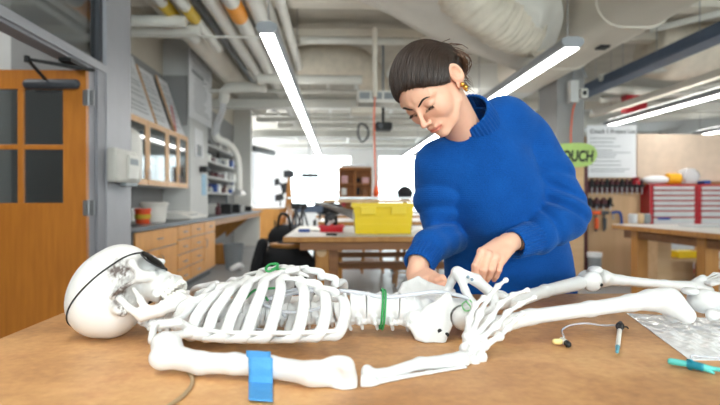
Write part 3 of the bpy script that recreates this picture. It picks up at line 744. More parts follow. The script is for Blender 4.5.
# air unit, projector
Y = 7.9; c = W(376, 99, Y)
t = thing('air_unit', (c[0], Y, c[2]-.2), 'white suspended air unit with grilles near the ceiling centre', 'air unit')
MB().box(c, (.54, .4, .17)).build('casing', M['white'], t, bevel=.02)
for s in (-.17, 0, .17): MB().box(c+V(s, -.202, .01), (.14, .01, .09)).build('grille', M['grout'], t)
MB().box(W(366, 112, Y)-V(0, .02, 0), (.42, .3, .08)).build('drip_tray', M['cream'], t, bevel=.01)
Y = 8.5; c = W(383, 127, Y)
t = thing('projector', (c[0], Y, c[2]-.08), 'black projector hanging on a pole below the air unit', 'projector')
MB().box(c, (.26, .3, .12)).build('casing', M['dark'], t, bevel=.03)
MB().cyl(c+V(-.05, -.15, 0), c+V(-.05, -.19, 0), .04).build('lens', M['darkgrey'], t)
MB().cyl(c+V(0, 0, .05), c+V(0, 0, 2.3)*0+V(c[0], Y, CH)*0+V(0, 0, .42), .022).build('pole', M['dark'], t)
MB().cyl(c+V(0, 0, .4), V(c[0], Y, CH), .018).build('ceiling_mount', M['grout'], t)
Y = 7.; a = W(375, 28, Y); b = W(375, 97, Y)
tag(MB().cyl(a, b, .03).build('drop_pole', M['cream'], smooth=40), 'cream pole dropping in front of the lumpy duct', 'pole')
pts = [W(375, 97, Y), W(374, 120, Y), W(375, 160, Y), W(376, 187, Y)]
tag(MB().tube(pts, .012, seg=8).build('drop_cable', mat('orange cord', (226, 120, 90), .6), smooth=True), 'thin orange cord hanging from the cream pole', 'cord')
tag(MB().tube([W(376, 187, Y), W(376.5, 193, Y), W(376, 198, Y)], [.02, .04, .02], seg=8).build('cord_plug', M['orangep'], smooth=True), 'orange plug at the end of the hanging cord', 'plug')
Y = 11; pts = [W(360, 124, Y), W(367, 127, Y), W(368, 136, Y), W(362, 142, Y), W(358, 134, Y)]
tag(MB().tube(pts, .02, seg=6, closed=True).build('cable_coil', M['darkgrey'], smooth=True), 'dark coil of cable hanging below the air unit', 'cable')

t = thing('hall_fill_lamp', (-3.6, 3.2, 3.68), 'added unseen lamp panel brightening the hall beyond the oak door', 'lamp')  # unseen glowing panel, added because the hall stayed dark
MB().bx(-4.4, -2.8, 2.4, 4.0, 3.69, 3.745).build('housing', M['white'], t); MB().bx(-4.35, -2.85, 2.45, 3.95, 3.68, 3.69).build('diffuser', M['addedglow'], t)
EXPOSURE = 0.36
# ------------------------------------------------------------------ middle distance
TZ = .9
def hidden_x(px, Y): return (px-338)*Y/F
# yellow-bin bench
t = thing('workbench', (.9, 4.9, 0), 'wooden workbench with worn pale top carrying the yellow tub', 'workbench')
x0, x1, yb0, yb1 = -.40, 1.5, 4.09, 5.75
MB().bx(x0, x1, yb0, yb1, .862, .9).build('bench_top', M['bench'], t, bevel=.004)
MB().bx(x0+.01, x1-.01, yb0+.01, yb1-.01, .9, .904).build('top_sheet', M['benchtop'], t)
for (lx, ly) in ((-.17, 4.22), (1.25, 4.22), (-.17, 5.5), (1.25, 5.5)):
    l = MB().bx(lx, lx+.10, ly, ly+.09, 0, .86).build('leg', M['bench'], t, bevel=.006)
    MB().bx(lx+.10, lx+.17, ly+.02, ly+.07, 0, .86).build('leg_cheek', M['benchd'], l, bevel=.004)
    if ly < 5: MB().cyl((lx+.045, ly-.012, .78), (lx+.045, ly, .78), .038, seg=20).build('plug', M['ply'], l)
MB().bx(x0+.12, x1-.12, 4.14, 4.19, .80, .862).build('apron', M['benchd'], t)
for z, h in ((.70, .035), (.60, .05), (.50, .05)): MB().bx(.0, 1.25, 5.55, 5.6, z, z+h).build('rail', M['benchd'], t)
MB().bx(.0, 1.25, 4.26, 4.32, .20, .29).build('rail', M['benchd'], t)
# two benches further back
for (yy, xx0, lab) in ((6.9, W(318, 222, 6.9)[0], 'second workbench, just behind the one with the yellow tub'), (9.6, W(316, 217, 9.6)[0], 'third workbench in the row, nearer the windows')):
    t = thing('workbench', (xx0+1.2, yy+.6, 0), lab, 'workbench')
    MB().bx(xx0, xx0+2.6, yy, yy+1.4, .862, .9).build('bench_top', M['bench'], t); MB().bx(xx0+.01, xx0+2.59, yy+.01, yy+1.39, .9, .904).build('top_sheet', M['benchtop'], t)
    for lx in (xx0+.2, xx0+2.3):
        for ly in (yy+.1, yy+1.2): MB().bx(lx, lx+.1, ly, ly+.1, 0, .862).build('leg', M['bench'], t)
    MB().bx(xx0+.3, xx0+2.3, yy+.12, yy+.16, .3, .4).build('rail', M['benchd'], t)
# yellow tub
Yt = 4.35
t = thing('yellow_tub', (W(384, 236, Yt)[0], Yt+.15, .905), 'large yellow plastic storage tub standing on the front workbench', 'tub')
a, b = W(353, 205, Yt)[0], W(414, 205, Yt)[0]; zt = W(353, 203, Yt)[2]
def tubf(inset, z0, z1, xa, xb, ya_, yb_):
    return [(xa+inset, ya_+inset, z0), (xb-inset, ya_+inset, z0), (xb-inset, yb_-inset, z0), (xa+inset, yb_-inset, z0), (xa, ya_, z1), (xb, ya_, z1), (xb, yb_, z1), (xa, yb_, z1)]
bxf = [(0, 3, 2, 1), (0, 1, 5, 4), (1, 2, 6, 5), (2, 3, 7, 6), (3, 0, 4, 7)]
MB().add(tubf(.022, .905, zt, a, b, Yt, Yt+.3), bxf).build('body', M['bin'], t, solid=.006)
MB().bx(a-.012, b+.012, Yt-.012, Yt, zt-.035, zt).bx(a-.012, b+.012, Yt+.3, Yt+.312, zt-.035, zt).bx(a-.012, a, Yt, Yt+.3, zt-.035, zt).bx(b, b+.012, Yt, Yt+.3, zt-.035, zt).build('rim', M['bin'], t, bevel=.003)
for q in (.12, .62): MB().bx(a+(b-a)*q, a+(b-a)*(q+.25), Yt-.02, Yt-.004, zt-.09, zt-.03).build('lug', M['bin'], t, bevel=.004)
for q in (.3, .5, .7): MB().bx(a+.03, b-.03, Yt-.006+.02*(1-q), Yt+.01+.02*(1-q), .905+(zt-.905)*q, .912+(zt-.905)*q).build('rib_band', M['bin'], t)
# boards on the tub
zz = zt+.003
def plank(p, q, w, h, m, name, lab, cat):
    p, q = np.array(p), np.array(q); c = (p+q)/2; d = q-p
    return tag(MB().box(c, (np.linalg.norm(d), w, h), R=frame(d)).build(name, m, bevel=.002), lab, cat)
plank((-.12, Yt+.14, zz+.012), (1.35, Yt+.17, zz+.012), .12, .022, M['ply'], 'plank', 'pale wooden plank lying on the yellow tub', 'plank')
plank((-.40, Yt+.09, zz+.036), (1.4, Yt+.12, zz+.036), .04, .018, M['alu'], 'aluminium_bar', 'long aluminium bar lying across the plank on the yellow tub', 'bar')
for k, (dx, lab) in enumerate(((0, 'upper'), (.05, 'middle'), (.1, 'lower'))):
    plank((-.30+dx*1.5, 5.0, 1.17-dx*.3), (.12, 4.36-dx*.2, 1.08-dx*.5), .022, .018, M['alu'], 'aluminium_bar', '%s of three slanting aluminium bars left of the yellow tub' % lab, 'bar')
# red tray with black tools
c = W(331, 231, 4.7)
t = thing('red_tray', (c[0], 4.75, .905), 'red plastic parts box on the workbench left of the yellow tub', 'box')
a, b = W(319, 230, 4.6)[0], W(344, 230, 4.6)[0]; zt2 = W(330, 225.5, 4.6)[2]
MB().add(tubf(.012, .906, zt2, a, b, 4.6, 4.85), bxf).build('body', M['red'], t, solid=.005)
MB().bx(a-.008, b+.008, 4.592, 4.6, zt2-.015, zt2).build('rim', M['red'], t)
t = thing('clamp_lamp', (c[0], 4.72, .92), 'black and silver tool standing in the red parts box', 'tool')
for dx in (-.035, .035): MB().cyl((c[0]+dx, 4.72, .93), (c[0]+dx*1.1, 4.72, 1.04), .018).build('grip', M['dark'], t, smooth=40)
MB().ball((c[0], 4.72, 1.03), (.05, .03, .035)).build('head', M['darkgrey'], t, smooth=True)
MB().cyl((c[0]-.03, 4.70, .96), (c[0]+.03, 4.70, 1.0), .012).build('crossbar', M['silver'], t)
c = W(306, 231.5, 4.6)
t = thing('screwdriver', (c[0], 4.6, .905), 'blue-handled hand tool lying on the workbench left of the red box', 'tool')
MB().tube([(c[0]-.05, 4.6, .92), (c[0]+.02, 4.6, .92)], .014, smooth=False, seg=10).build('handle', M['blue'], t, smooth=40)
MB().tube([(c[0]+.02, 4.6, .92), (c[0]+.11, 4.61, .914)], .005, smooth=False, seg=8).build('shaft', M['steel'], t)
tag(MB().tube([W(327, 236, 4.2)*V(1, 1, 0)+V(0, 0, .912), W(336, 236.5, 4.2)*V(1, 1, 0)+V(0, 0, .912)], .008, smooth=False).build('marker_pen', M['dark'], smooth=40), 'black marker lying in front of the red box', 'pen')
# dark bag on the third bench and blue chair back
c = W(329, 211, 9.9)
tag(MB().ball((c[0]-.05, 9.9, 1.028), (.25, .15, .12)).ball((c[0]+.12, 9.9, 1.008), (.14, .15, .1)).build('camera_bag', M['fabric'], smooth=True), 'black bag on the third workbench near the windows', 'bag')
t = thing('chair', (W(308, 215, 8.5)[0], 8.5, 0), 'blue-backed stool chair among the tripods left of the benches', 'chair')
c = W(308, 209, 8.5)
MB().bx(c[0]-.22, c[0]+.22, 8.5, 8.53, .98, 1.08).build('backrest', M['blueg'], t, bevel=.01); MB().bx(c[0]-.2, c[0]+.2, 8.1, 8.5, .60, .65).build('seat', M['blueg'], t, bevel=.01)
for sx in (-.18, .18):
    MB().cyl((c[0]+sx, 8.51, 0), (c[0]+sx, 8.51, 1.0), .015).build('leg', M['darkgrey'], t); MB().cyl((c[0]+sx, 8.12, 0), (c[0]+sx, 8.12, .6), .015).build('leg', M['darkgrey'], t)
# round black head of something behind bin right
c = W(405, 193.5, 9.); t = thing('task_chair', (c[0], 9, 0), 'black office chair whose round back shows above the yellow tub', 'chair')
MB().ball(c, (.13, .06, .12)).build('backrest', M['fabric'], t, smooth=True); MB().cyl((c[0], 9.06, .1), (c[0], 9.06, c[2]), .03).build('post', M['dark'], t)
MB().ball((c[0], 8.8, .55), (.25, .25, .05)).build('seat', M['fabric'], t, smooth=True)
for k in range(5): a = k*2*PI/5; MB().tube([(c[0], 9.0, .1), (c[0]+.28*math.cos(a), 9+.28*math.sin(a), .05)], .025, smooth=False).build('foot', M['dark'], t)
# stool draped with a black jacket
Y = 5.0; cx = W(289, 250, Y)[0]
t = thing('wooden_stool', (cx, Y, 0), 'wooden stool pushed against the left end of the front workbench', 'stool')
sz = W(289, 243, Y)[2]
MB().lathe((cx, Y, sz-.035), [(.16, 0), (.17, .01), (.17, .03), (.16, .035)], seg=24).build('seat', M['bench'], t)
def stool_legs(t, cx, Y, sz, m):
    for sx in (-1, 1):
        for sy in (-1, 1): MB().tube([(cx+sx*.17, Y+sy*.17, .02), (cx+sx*.10, Y+sy*.10, sz-.03)], .017, smooth=False, seg=8).build('leg', m, t)
    for s in (-1, 1): MB().cyl((cx-.155, Y+s*.155, .2), (cx+.155, Y+s*.155, .2), .011, seg=8).cyl((cx+s*.148, Y-.148, .28), (cx+s*.148, Y+.148, .28), .011, seg=8).build('rung', m, t)
stool_legs(t, cx, Y, sz, M['benchd'])
t = thing('jacket', (cx, Y, .3), 'black jacket draped over the wooden stool left of the front workbench', 'jacket')
def drape(u, v):
    a = PI*(.55+1.35*u); r = .19+.10*v+.03*math.sin(9*u)*v
    z = sz+.03-(.50+.10*math.sin(7*u+1))*v**1.3
    return V(cx+r*math.cos(a)*(.25+.75*min(1, v*3)), Y+r*math.sin(a)*(.25+.75*min(1, v*3)), z)
MB().grid(drape, 60, 16).build('body', M['fabric'], t, smooth=True, solid=.02)
MB().tube([(cx-.22, Y-.1, sz), (cx-.27, Y-.14, sz-.2), (cx-.30, Y-.12, sz-.42)], [.05, .05, .04]).build('sleeve', M['fabric'], t, smooth=True)
c = W(296, 232, 5.6)
t = thing('backpack', (c[0], 5.7, .6), 'black bag hanging at the far left corner of the front workbench', 'bag')
MB().ball((c[0]-.14, 5.75, .78), (.16, .12, .14)).ball((c[0]-.12, 5.72, .66), (.18, .12, .12)).build('body', M['fabric'], t, smooth=True)
MB().tube([(c[0]-.2, 5.7, .84), (c[0]-.16, 5.65, 1.02), (c[0]-.08, 5.65, 1.0), (c[0]-.06, 5.7, .86)], .014).build('strap', M['dark'], t, smooth=True)
# bar stools beyond
def stool(px, py, Y, lab):
    cx = W(px, py, Y)[0]; sz = .72
    t = thing('wooden_stool', (cx, Y, 0), lab, 'stool')
    MB().lathe((cx, Y, sz-.035), [(.16, 0), (.17, .01), (.17, .03), (.16, .035)], seg=20).build('seat', M['maple'], t); stool_legs(t, cx, Y, sz, M['bench'])
stool(407, 250, 7.6, 'wooden stool seen beyond the bench, just left of the woman\'s arm')
stool(446, 250, 8.4, 'wooden stool seen past the woman\'s right sleeve')
stool(372, 250, 9.0, 'wooden stool seen through the rails of the front workbench')
# tripod / camera gear at left of benches
for i, (px, lab) in enumerate(((296, 'left'), (303, 'right'))):
    Y = 7.4+.5*i; cx = W(px, 215, Y)[0]
    t = thing('camera_stand', (cx, Y, 0), '%s of two dark metal stands beyond the left end of the benches' % lab, 'stand')
    top = W(px, 206, Y)
    for k in range(3): a = 2*PI*k/3+.5; MB().tube([(cx+.3*math.cos(a), Y+.3*math.sin(a), .01), top-V(0, 0, .02)], .013, smooth=False, seg=8).build('leg', M['darkgrey'], t)
    MB().box(top, (.12, .1, .08)).build('head', M['dark'], t, bevel=.01)
t = thing('mobile_cart', (W(292, 232, 9)[0], 9, 0), 'low dark equipment cart on the floor by the far windows', 'cart')
c = W(294, 225, 9.)
MB().bx(c[0]-.3, c[0]+.35, 8.8, 9.4, .55, .6).bx(c[0]-.3, c[0]+.35, 8.8, 9.4, .2, .24).build('shelf', M['dark'], t)
for sx in (-.28, .33):
    for sy in (8.82, 9.36): MB().cyl((c[0]+sx, sy, 0), (c[0]+sx, sy, .85), .015).build('leg', M['dark'], t)
tag(MB().bx(c[0]-.2, c[0]+.1, 8.9, 9.2, .602, .78).build('equipment_box', M['darkgrey'], bevel=.02), 'dark instrument case on the low equipment cart', 'box')
# bookcase by the windows
Y = 19.5
x0, x1 = W(338.5, 180, Y)[0], W(372, 180, Y)[0]; zt = W(350, 167, Y)[2]
t = thing('bookcase', ((x0+x1)/2, Y, 0), 'tall wooden bookcase between the far windows', 'bookcase')
wd_ = mat('bookcase wood', (176, 116, 66), .6)
MB().bx(x0, x1, Y+.38, Y+.4, 0, zt).bx(x0, x0+.05, Y, Y+.4, 0, zt).bx(x1-.05, x1, Y, Y+.4, 0, zt).bx((x0+x1)/2-.02, (x0+x1)/2+.02, Y, Y+.4, 0, zt).bx(x0, x1, Y, Y+.4, zt-.08, zt).build('carcass', wd_, t)
for z in (.1, .5, .9, 1.3, 1.72): MB().bx(x0, x1, Y, Y+.4, z, z+.04).build('shelf', wd_, t)
tag(MB().bx(x0+.1, x1-.2, Y+.05, Y+.35, zt+.002, zt+.1).build('flat_box', M['paper']), 'flat white box on top of the far bookcase', 'box')
k = 0
for z, zn in ((1.34, 'upper middle shelf'), (1.76, 'top shelf'), (.94, 'lower shelf')):
    x = x0+.1
    while x < x1-.2:
        w_ = random.uniform(.1, .24); h_ = random.uniform(.12, .28); n_, m_ = random.choice([('pink', M['pink']), ('white', M['white']), ('brown', M['benchd']), ('black', M['dark']), ('red', M['redm']), ('pale', M['paper'])])
        if abs(x-(x0+x1)/2) < .25 and x < (x0+x1)/2+.05: x = (x0+x1)/2+.05
        lb = '%s box on the %s of the far bookcase' % (n_, zn)
        tag(MB().bx(x, x+w_, Y+.06, Y+.3, z, z+h_).build('storage_box', m_), lb, 'box', lb); x += w_+.08
tag(MB().box(W(310, 175.5, 14), (.42, .15, .1)).build('hanging_device', M['darkgrey'], bevel=.02), 'small dark fitting hanging in front of the left window', 'fitting')
MB_ = MB().cyl(W(309, 174, 14), V(W(309, 174, 14)[0], 14, CH), .012); MB_.build('drop_rod', M['grout'], bpy.data.objects['hanging_device'])

# ------------------------------------------------------------------ right side
Yw = 8.0
def pnl(name, px0, px1, z0, z1, Y, th, m, lab, cat):
    return tag(MB().bx(hidden_x(px0, Y), hidden_x(px1, Y), Y, Y+th, z0, z1).build(name, m), lab, cat)
struct(MB().bx(hidden_x(560, 7.6), hidden_x(588, 7.6), 7.6, 8.3, 0, CH).build('pillar', M['wallgrey'])).name = 'wall_column'
def zat(py, Y): return CZ+(200-py)*Y/F
struct(MB().bx(hidden_x(589, Yw), hidden_x(657, 7.75)-.01, Yw, Yw+.06, 0, zat(135, Yw)).bx(hidden_x(657, 7.75)-.01, hidden_x(800, Yw), Yw, Yw+.06, zat(181.5, Yw), zat(135, Yw)).build('partition', M['plyw'])).name = 'wall_partition'
struct(MB().bx(hidden_x(630, 8.5), hidden_x(800, 8.5), 8.5, 8.56, 0, 1.9).build('partition', M['plyw'])).name = 'wall_partition_rear'
t = pnl('beige_board', 643, 760, zat(181, Yw), zat(133, Yw), Yw-.03, .028, mat('beige board', (214, 192, 172), .8), 'wide beige board on the partition above the red tool chests', 'board')
pnl('plywood_sheet', 566, 588, .0, zat(165, 7.3), 7.3, .03, M['ply'], 'plywood sheet leaning against the column behind the woman', 'plywood')
pnl('maroon_post', 588, 592, 0, zat(143, 7.5), 7.5, .05, M['maroon'], 'thin dark maroon post beside the project poster', 'post')
# project poster
t = thing('project_poster', (hidden_x(616, 7.8), 7.85, zat(178, 7.85)), 'white project list poster pinned above the tool rack', 'poster')
Yp = 7.88
MB().bx(hidden_x(591, Yp), hidden_x(642, Yp), Yp, Yp+.01, zat(177, Yp), zat(124, Yp)).build('sheet', M['paper'], t)
rotx = Matrix.Rotation(PI/2, 3, 'X').to_euler()
text('poster_title', 'Couch 1 Project List', .079, M['ink'], (hidden_x(594, Yp), Yp-.003, zat(132, Yp)), rotx, t, offset=.001)
tx = MB(); q = 137
ls = random.Random(3)
while q < 174:
    tx.bx(hidden_x(594, Yp), hidden_x(594, Yp)+ls.uniform(.3, .62), Yp-.003, Yp, zat(q+.7, Yp), zat(q, Yp)); q += ls.choice([2.4, 2.4, 4])
tx.build('printed_lines', M['grout'], t)
# COUCH sign
Ys = 7.0
t = thing('couch_sign', (hidden_x(580, Ys), Ys, zat(166, Ys)), 'hand-cut green sign reading COUCH behind the woman\'s shoulder', 'sign')
ol = [(556, 150), (562, 144), (570, 142.5), (582, 142), (594, 143.5), (600, 148), (601.5, 154), (599, 160), (594, 164.5), (584, 166.5), (572, 166), (562, 162), (556, 157)]
cp = catmull([np.array(p+(0,)) for p in ol+ol[:1]], 4)[:-1]
MB().prism([(hidden_x(p[0], Ys), zat(p[1], Ys)) for p in cp], lambda u, v, w: V(u, Ys+w, v), .006).build('card', M['green'], t)
text('lettering', 'COUCH', .19, M['dark'], (hidden_x(557, Ys), Ys-.004, zat(160.5, Ys)), rotx, t, shear=.12, offset=.007, xs=.72)
tag(MB().box((hidden_x(583, 7.55), 7.575, zat(174, 7.55)), (.1, .05, .1)).build('green_tag', mat('teal tag', (60, 150, 130), .6), bevel=.01), 'small teal tag below the green sign', 'tag')
# camera on column
c = W(573, 92, 7.5)
t = thing('junction_box', (c[0], 7.5, c[2]-.1), 'grey electrical box with conduit on the column above the sign', 'electrical box')
MB().box(c, (.12, .12, .3)).build('box_body', M['wallwhite'], t, bevel=.01); MB().box(c+V(.14, 0, -.02), (.1, .1, .12)).build('outlet', M['white'], t, bevel=.01); MB().box(c+V(.14, -.055, -.02), (.05, .01, .06)).build('socket', M['dark'], t)
MB().tube([c+V(0, 0, .1), c+V(.02, 0, .3), c+V(.1, -.02, .34), c+V(.18, -.02, .2)], .012, seg=6).build('conduit', M['grout'], t, smooth=True)
tag(MB().tube([W(578, 96, 7.5), W(573, 110, 7.5), W(571, 130, 7.5), W(571, 150, 7.5)], .01, seg=6).build('wall_cable', M['orangep'], smooth=True), 'thin orange cable running down the column beside the sign', 'cable')
# tool rack
Yr = 7.9
def rack(px0, px1, py0, py1, n, lab):
    xa, xb = hidden_x(px0, Yr), hidden_x(px1, Yr); za, zb = zat(py1, Yr), zat(py0, Yr)
    t = thing('tool_rack', ((xa+xb)/2, Yr, za), lab, 'tool rack')
    MB().bx(xa, xb, Yr+.02, Yr+.09, zb-.05, zb).bx(xa, xb, Yr+.06, Yr+.09, za, zb).build('rail', M['maroon'], t)
    for k in range(n):
        x = xa+(xb-xa)*(k+.5)/n; w_ = (xb-xa)/n
        u = thing('hand_tool', (x, Yr, za), 'HT', 'tool', 'screwdrivers')
        MB().tube([(x, Yr-.02, zb+.01), (x, Yr-.02, zb-.05)], .3*w_, smooth=False, seg=8).build('handle', M['maroon'] if k % 3 else M['dark'], u, smooth=40)
        MB().tube([(x, Yr-.02, zb-.05), (x, Yr-.02, za-.02)], .09*w_, smooth=False, seg=6).build('blade', M['silver'], u)
        MB().box((x, Yr-.025, zb-.075), (.75*w_, .04, .035)).build('collar', M['dark'], u)
        u['label'] = 'dark-handled hand tool hanging in %s' % lab; u['group'] = 'hand tools in '+lab
rack(593, 650, 180.5, 192.5, 11, 'the long maroon rack below the poster')
rack(590, 618, 200, 208.5, 4, 'the short maroon rack below the long one')
for o in [o for o in bpy.data.objects if o.name.startswith('tool_rack')]:
    o['label'] = o['label'].replace('the long', 'long').replace('the short', 'short').replace(' rack', ' tool rack')
def clampf(px, m, lab, kind):
    x = hidden_x(px, Yr); t = thing('clamp', (x, Yr, zat(232, Yr)), lab, 'clamp')
    if kind == 'bar':
        MB().bx(x-.012, x+.012, Yr+.02, Yr+.05, zat(232, Yr), zat(211, Yr)).build('bar', M['darkgrey'], t)
        MB().box((x, Yr+.02, zat(213, Yr)), (.12, .05, .05)).build('jaw', m, t, bevel=.01); MB().box((x+.0, Yr+.02, zat(224, Yr)), (.05, .045, .16)).build('grip', m, t, bevel=.01)
    else:
        MB().tube([(x-.07, Yr+.03, zat(213, Yr)), (x+.03, Yr+.03, zat(212.5, Yr)), (x+.06, Yr+.03, zat(218, Yr)), (x+.06, Yr+.03, zat(225, Yr)), (x+.0, Yr+.03, zat(228.5, Yr)), (x-.06, Yr+.03, zat(228, Yr))], .02, n=4).build('frame', m, t, smooth=True)
        MB().cyl((x-.06, Yr+.03, zat(220, Yr)), (x-.06, Yr+.03, zat(213, Yr)), .01).build('screw', M['steel'], t)
clampf(601.5, M['orangep'], 'orange bar clamp hanging on the plywood tool wall', 'bar')
clampf(610, M['darkgrey'], 'black bar clamp hanging on the tool wall beside the orange one', 'bar')
clampf(623.5, M['blue'], 'blue C-shaped clamp hanging on the plywood tool wall', 'c')
for i, (px, w_) in enumerate(((634, .05), (641, .045), (648, .045))):
    x = hidden_x(px, 6.3); t = MB().lathe((x, 6.2, .905), [(w_*.9, 0), (w_, .02), (w_, .10), (w_*.7, .11)], seg=16)
    tag(t.build('jar', [M['silver'], M['ply'], M['grout']][i], smooth=40), '%s jar on the far edge of the right bench' % ['silver', 'brown', 'grey'][i], 'jar')
# bucket by the wall
x = hidden_x(599, 7.3)
t = thing('waste_bin', (x, 7.3, 0), 'grey bin with a lighter liner against the plywood wall behind the woman', 'bin')
MB().lathe((x, 7.3, 0), [(.075, 0), (.088, zat(253.5, 7.3)), (.08, zat(253.5, 7.3)-.01)], seg=18).build('body', M['grout'], t, smooth=40)
MB().lathe((x, 7.3, zat(258, 7.3)), [(.092, 0), (.097, .06), (.09, .06)], seg=18).build('liner', M['paper'], t, smooth=40)
# right bench
xb0 = 3.01
t = thing('workbench', (3.9, 5.2, 0), 'pale-topped workbench on the right in front of the red tool chests', 'workbench')
MB().bx(xb0, 5.1, 4.0, 6.05, .855, .9).build('bench_top', M['bench'], t, bevel=.004); MB().bx(xb0+.01, 5.09, 4.01, 6.04, .9, .904).build('top_sheet', M['benchtop'], t)
MB().bx(xb0+.06, xb0+.1, 4.2, 5.9, .77, .855).build('apron', M['benchd'], t); MB().bx(xb0+.1, 5., 5.86, 5.9, .77, .855).build('apron', M['benchd'], t)
for (lx, ly) in ((xb0+.05, 5.62), (xb0+.05, 4.55), (4.85, 5.62), (4.85, 4.2)): MB().bx(lx, lx+.12, ly, ly+.12, 0, .855).build('leg', M['bench'], t, bevel=.006)
MB().bx(xb0+.05, xb0+.17, 5.56, 5.60, .10, .16).build('foot_block', M['benchd'], t)
tag(MB().bx(3.45, 4.3, 5.3, 5.55, .905, .925).build('metal_tray', M['alu'], bevel=.004), 'flat grey metal tray on the right bench', 'tray')
t = thing('red_tool', (4.0, 5.0, .905), 'red and black tool lying on the right bench at the photo edge', 'tool')
MB().tube([(3.42+.1, 4.8, .93), (3.42+.3, 4.8, .93)], .022, smooth=False).build('body', M['redm'], t, smooth=40); MB().tube([(3.42, 4.8, .925), (3.52, 4.8, .925)], .015, smooth=False).build('tip', M['dark'], t, smooth=40)
# plywood shelf unit beneath
Y = 5.9
xa, xc = hidden_x(662, 6.3), hidden_x(704, 6.3)
t = thing('plywood_caddy', ((xa+xc)/2, 6.5, 0), 'low plywood shelf caddy on the floor under the right bench', 'shelf')
zt = zat(238, 6.3)
MB().bx(xa, xa+.16, 6.25, 6.28, .0, zt).bx(xa, xa+.02, 6.28, 6.65, 0, zt).build('end_panel', M['ply'], t)
MB().bx(xc+.1, xc+.25, 6.25, 6.28, 0, zt-.1).bx(xc+.22, xc+.25, 6.28, 6.65, 0, zt-.1).build('end_panel', M['ply'], t)
for py, d in ((262, .1), (288, .0)): MB().bx(xa+.16, xc+.2, 6.2+d, 6.65, zat(py, 6.3)-.02, zat(py, 6.3)+.015).build('shelf', M['ply'], t)
MB().bx(xa+.1, xc+.2, 6.64, 6.66, 0, zt-.2).build('back_panel', M['ply'], t)
tag(MB().bx(xa+.3, xa+.55, 6.35, 6.55, zat(262, 6.3)+.02, zat(262, 6.3)+.1).build('yellow_box', M['bin'], bevel=.01), 'small yellow box in the plywood caddy under the right bench', 'box')
# red tool chests
Yc = 7.75
def chest(xa, xb, lab, side=False):
    t = thing('tool_chest', ((xa+xb)/2, Yc+.3, 0), lab, 'tool chest')
    MB().bx(xa, xb, Yc, Yc+.6, .13, zat(184, Yc)).build('body', M['redm'], t, bevel=.01)
    for sx in (xa+.08, xb-.08):
        for sy in (Yc+.08, Yc+.5): MB().cyl((sx-.02, sy, .06), (sx+.02, sy, .06), .06).build('caster', M['dark'], t, smooth=40)
    pys = [186, 191, 196.2, 201.5, 206.8, 212, 218.5, 226, 234, 243, 252.5, 262, 272]
    for k in range(len(pys)-1):
        d = MB().bx(xa+.05, xb-.05, Yc-.025, Yc, zat(pys[k+1], Yc)+.022, zat(pys[k], Yc)-.002).build('drawer', M['silver'], t, bevel=.004)
        MB().bx(xa+.05, xb-.05, Yc-.035, Yc-.02, zat(pys[k], Yc)-.014, zat(pys[k], Yc)-.003).build('pull_rail', M['white'], d)
xa = hidden_x(656, Yc); xm = hidden_x(705.5, Yc)
chest(xa, xm, 'left red tool chest with silver drawers against the beige board'); chest(xm+.01, xm+.01+(xm-xa), 'right red tool chest with silver drawers, cut by the photo edge')
tag(MB().bx(xa+.1, xa+.28, Yc-.04, Yc-.026, zat(220, Yc), zat(218, Yc)).build('blue_label', M['blue']), 'small blue label on a drawer of the left tool chest', 'label')
zt = zat(183.4, Yc)
tag(MB().ball((hidden_x(667, Yc), Yc+.11, zt+.06), (.20, .09, .065)).build('white_bag', M['paper'], smooth=True), 'white bag lying on the left tool chest', 'bag')
t = thing('yellow_roll', (hidden_x(686, Yc), Yc+.1, zt), 'yellow rolled item on the tool chest between two bags', 'roll')
MB().cyl((hidden_x(679, Yc), Yc+.11, zt+.075), (hidden_x(692, Yc), Yc+.11, zt+.075), .075).build('roll_body', mat('amber', (244, 176, 30), .5), t, smooth=40)
MB().cyl((hidden_x(692, Yc), Yc+.11, zt+.075), (hidden_x(692.5, Yc), Yc+.11, zt+.075), .05).build('roll_end', M['bench'], t)
def bagf(u, v):
    a = 2*PI*u; r = (.13+.03*math.sin(5*a)+.02*math.sin(11*a))*math.sin(PI*(.12+.8*v))**.6
    return V(hidden_x(702, Yc)+r*math.cos(a)*1.1, Yc+.11+r*.6*math.sin(a), zt+.005+.22*v)
tag(MB().grid(bagf, 30, 10).build('clear_bag', M['clearbag'], smooth=True), 'clear plastic bag standing on the tool chests', 'bag')
tag(MB().bx(hidden_x(715, Yc), hidden_x(722, Yc), Yc+.03, Yc+.2, zt, zt+.05).build('blue_tray', M['blue'], bevel=.01), 'blue tray on the right tool chest at the photo edge', 'tray')
tag(MB().lathe((hidden_x(652, 7.6), 7.85, zat(184, 7.85)), [(.05, 0), (.05, .05), (.03, .06), (.06, .1)], seg=12).build('red_holder', M['redm'], smooth=40), 'dark red holder at the end of the long tool rack', 'holder')
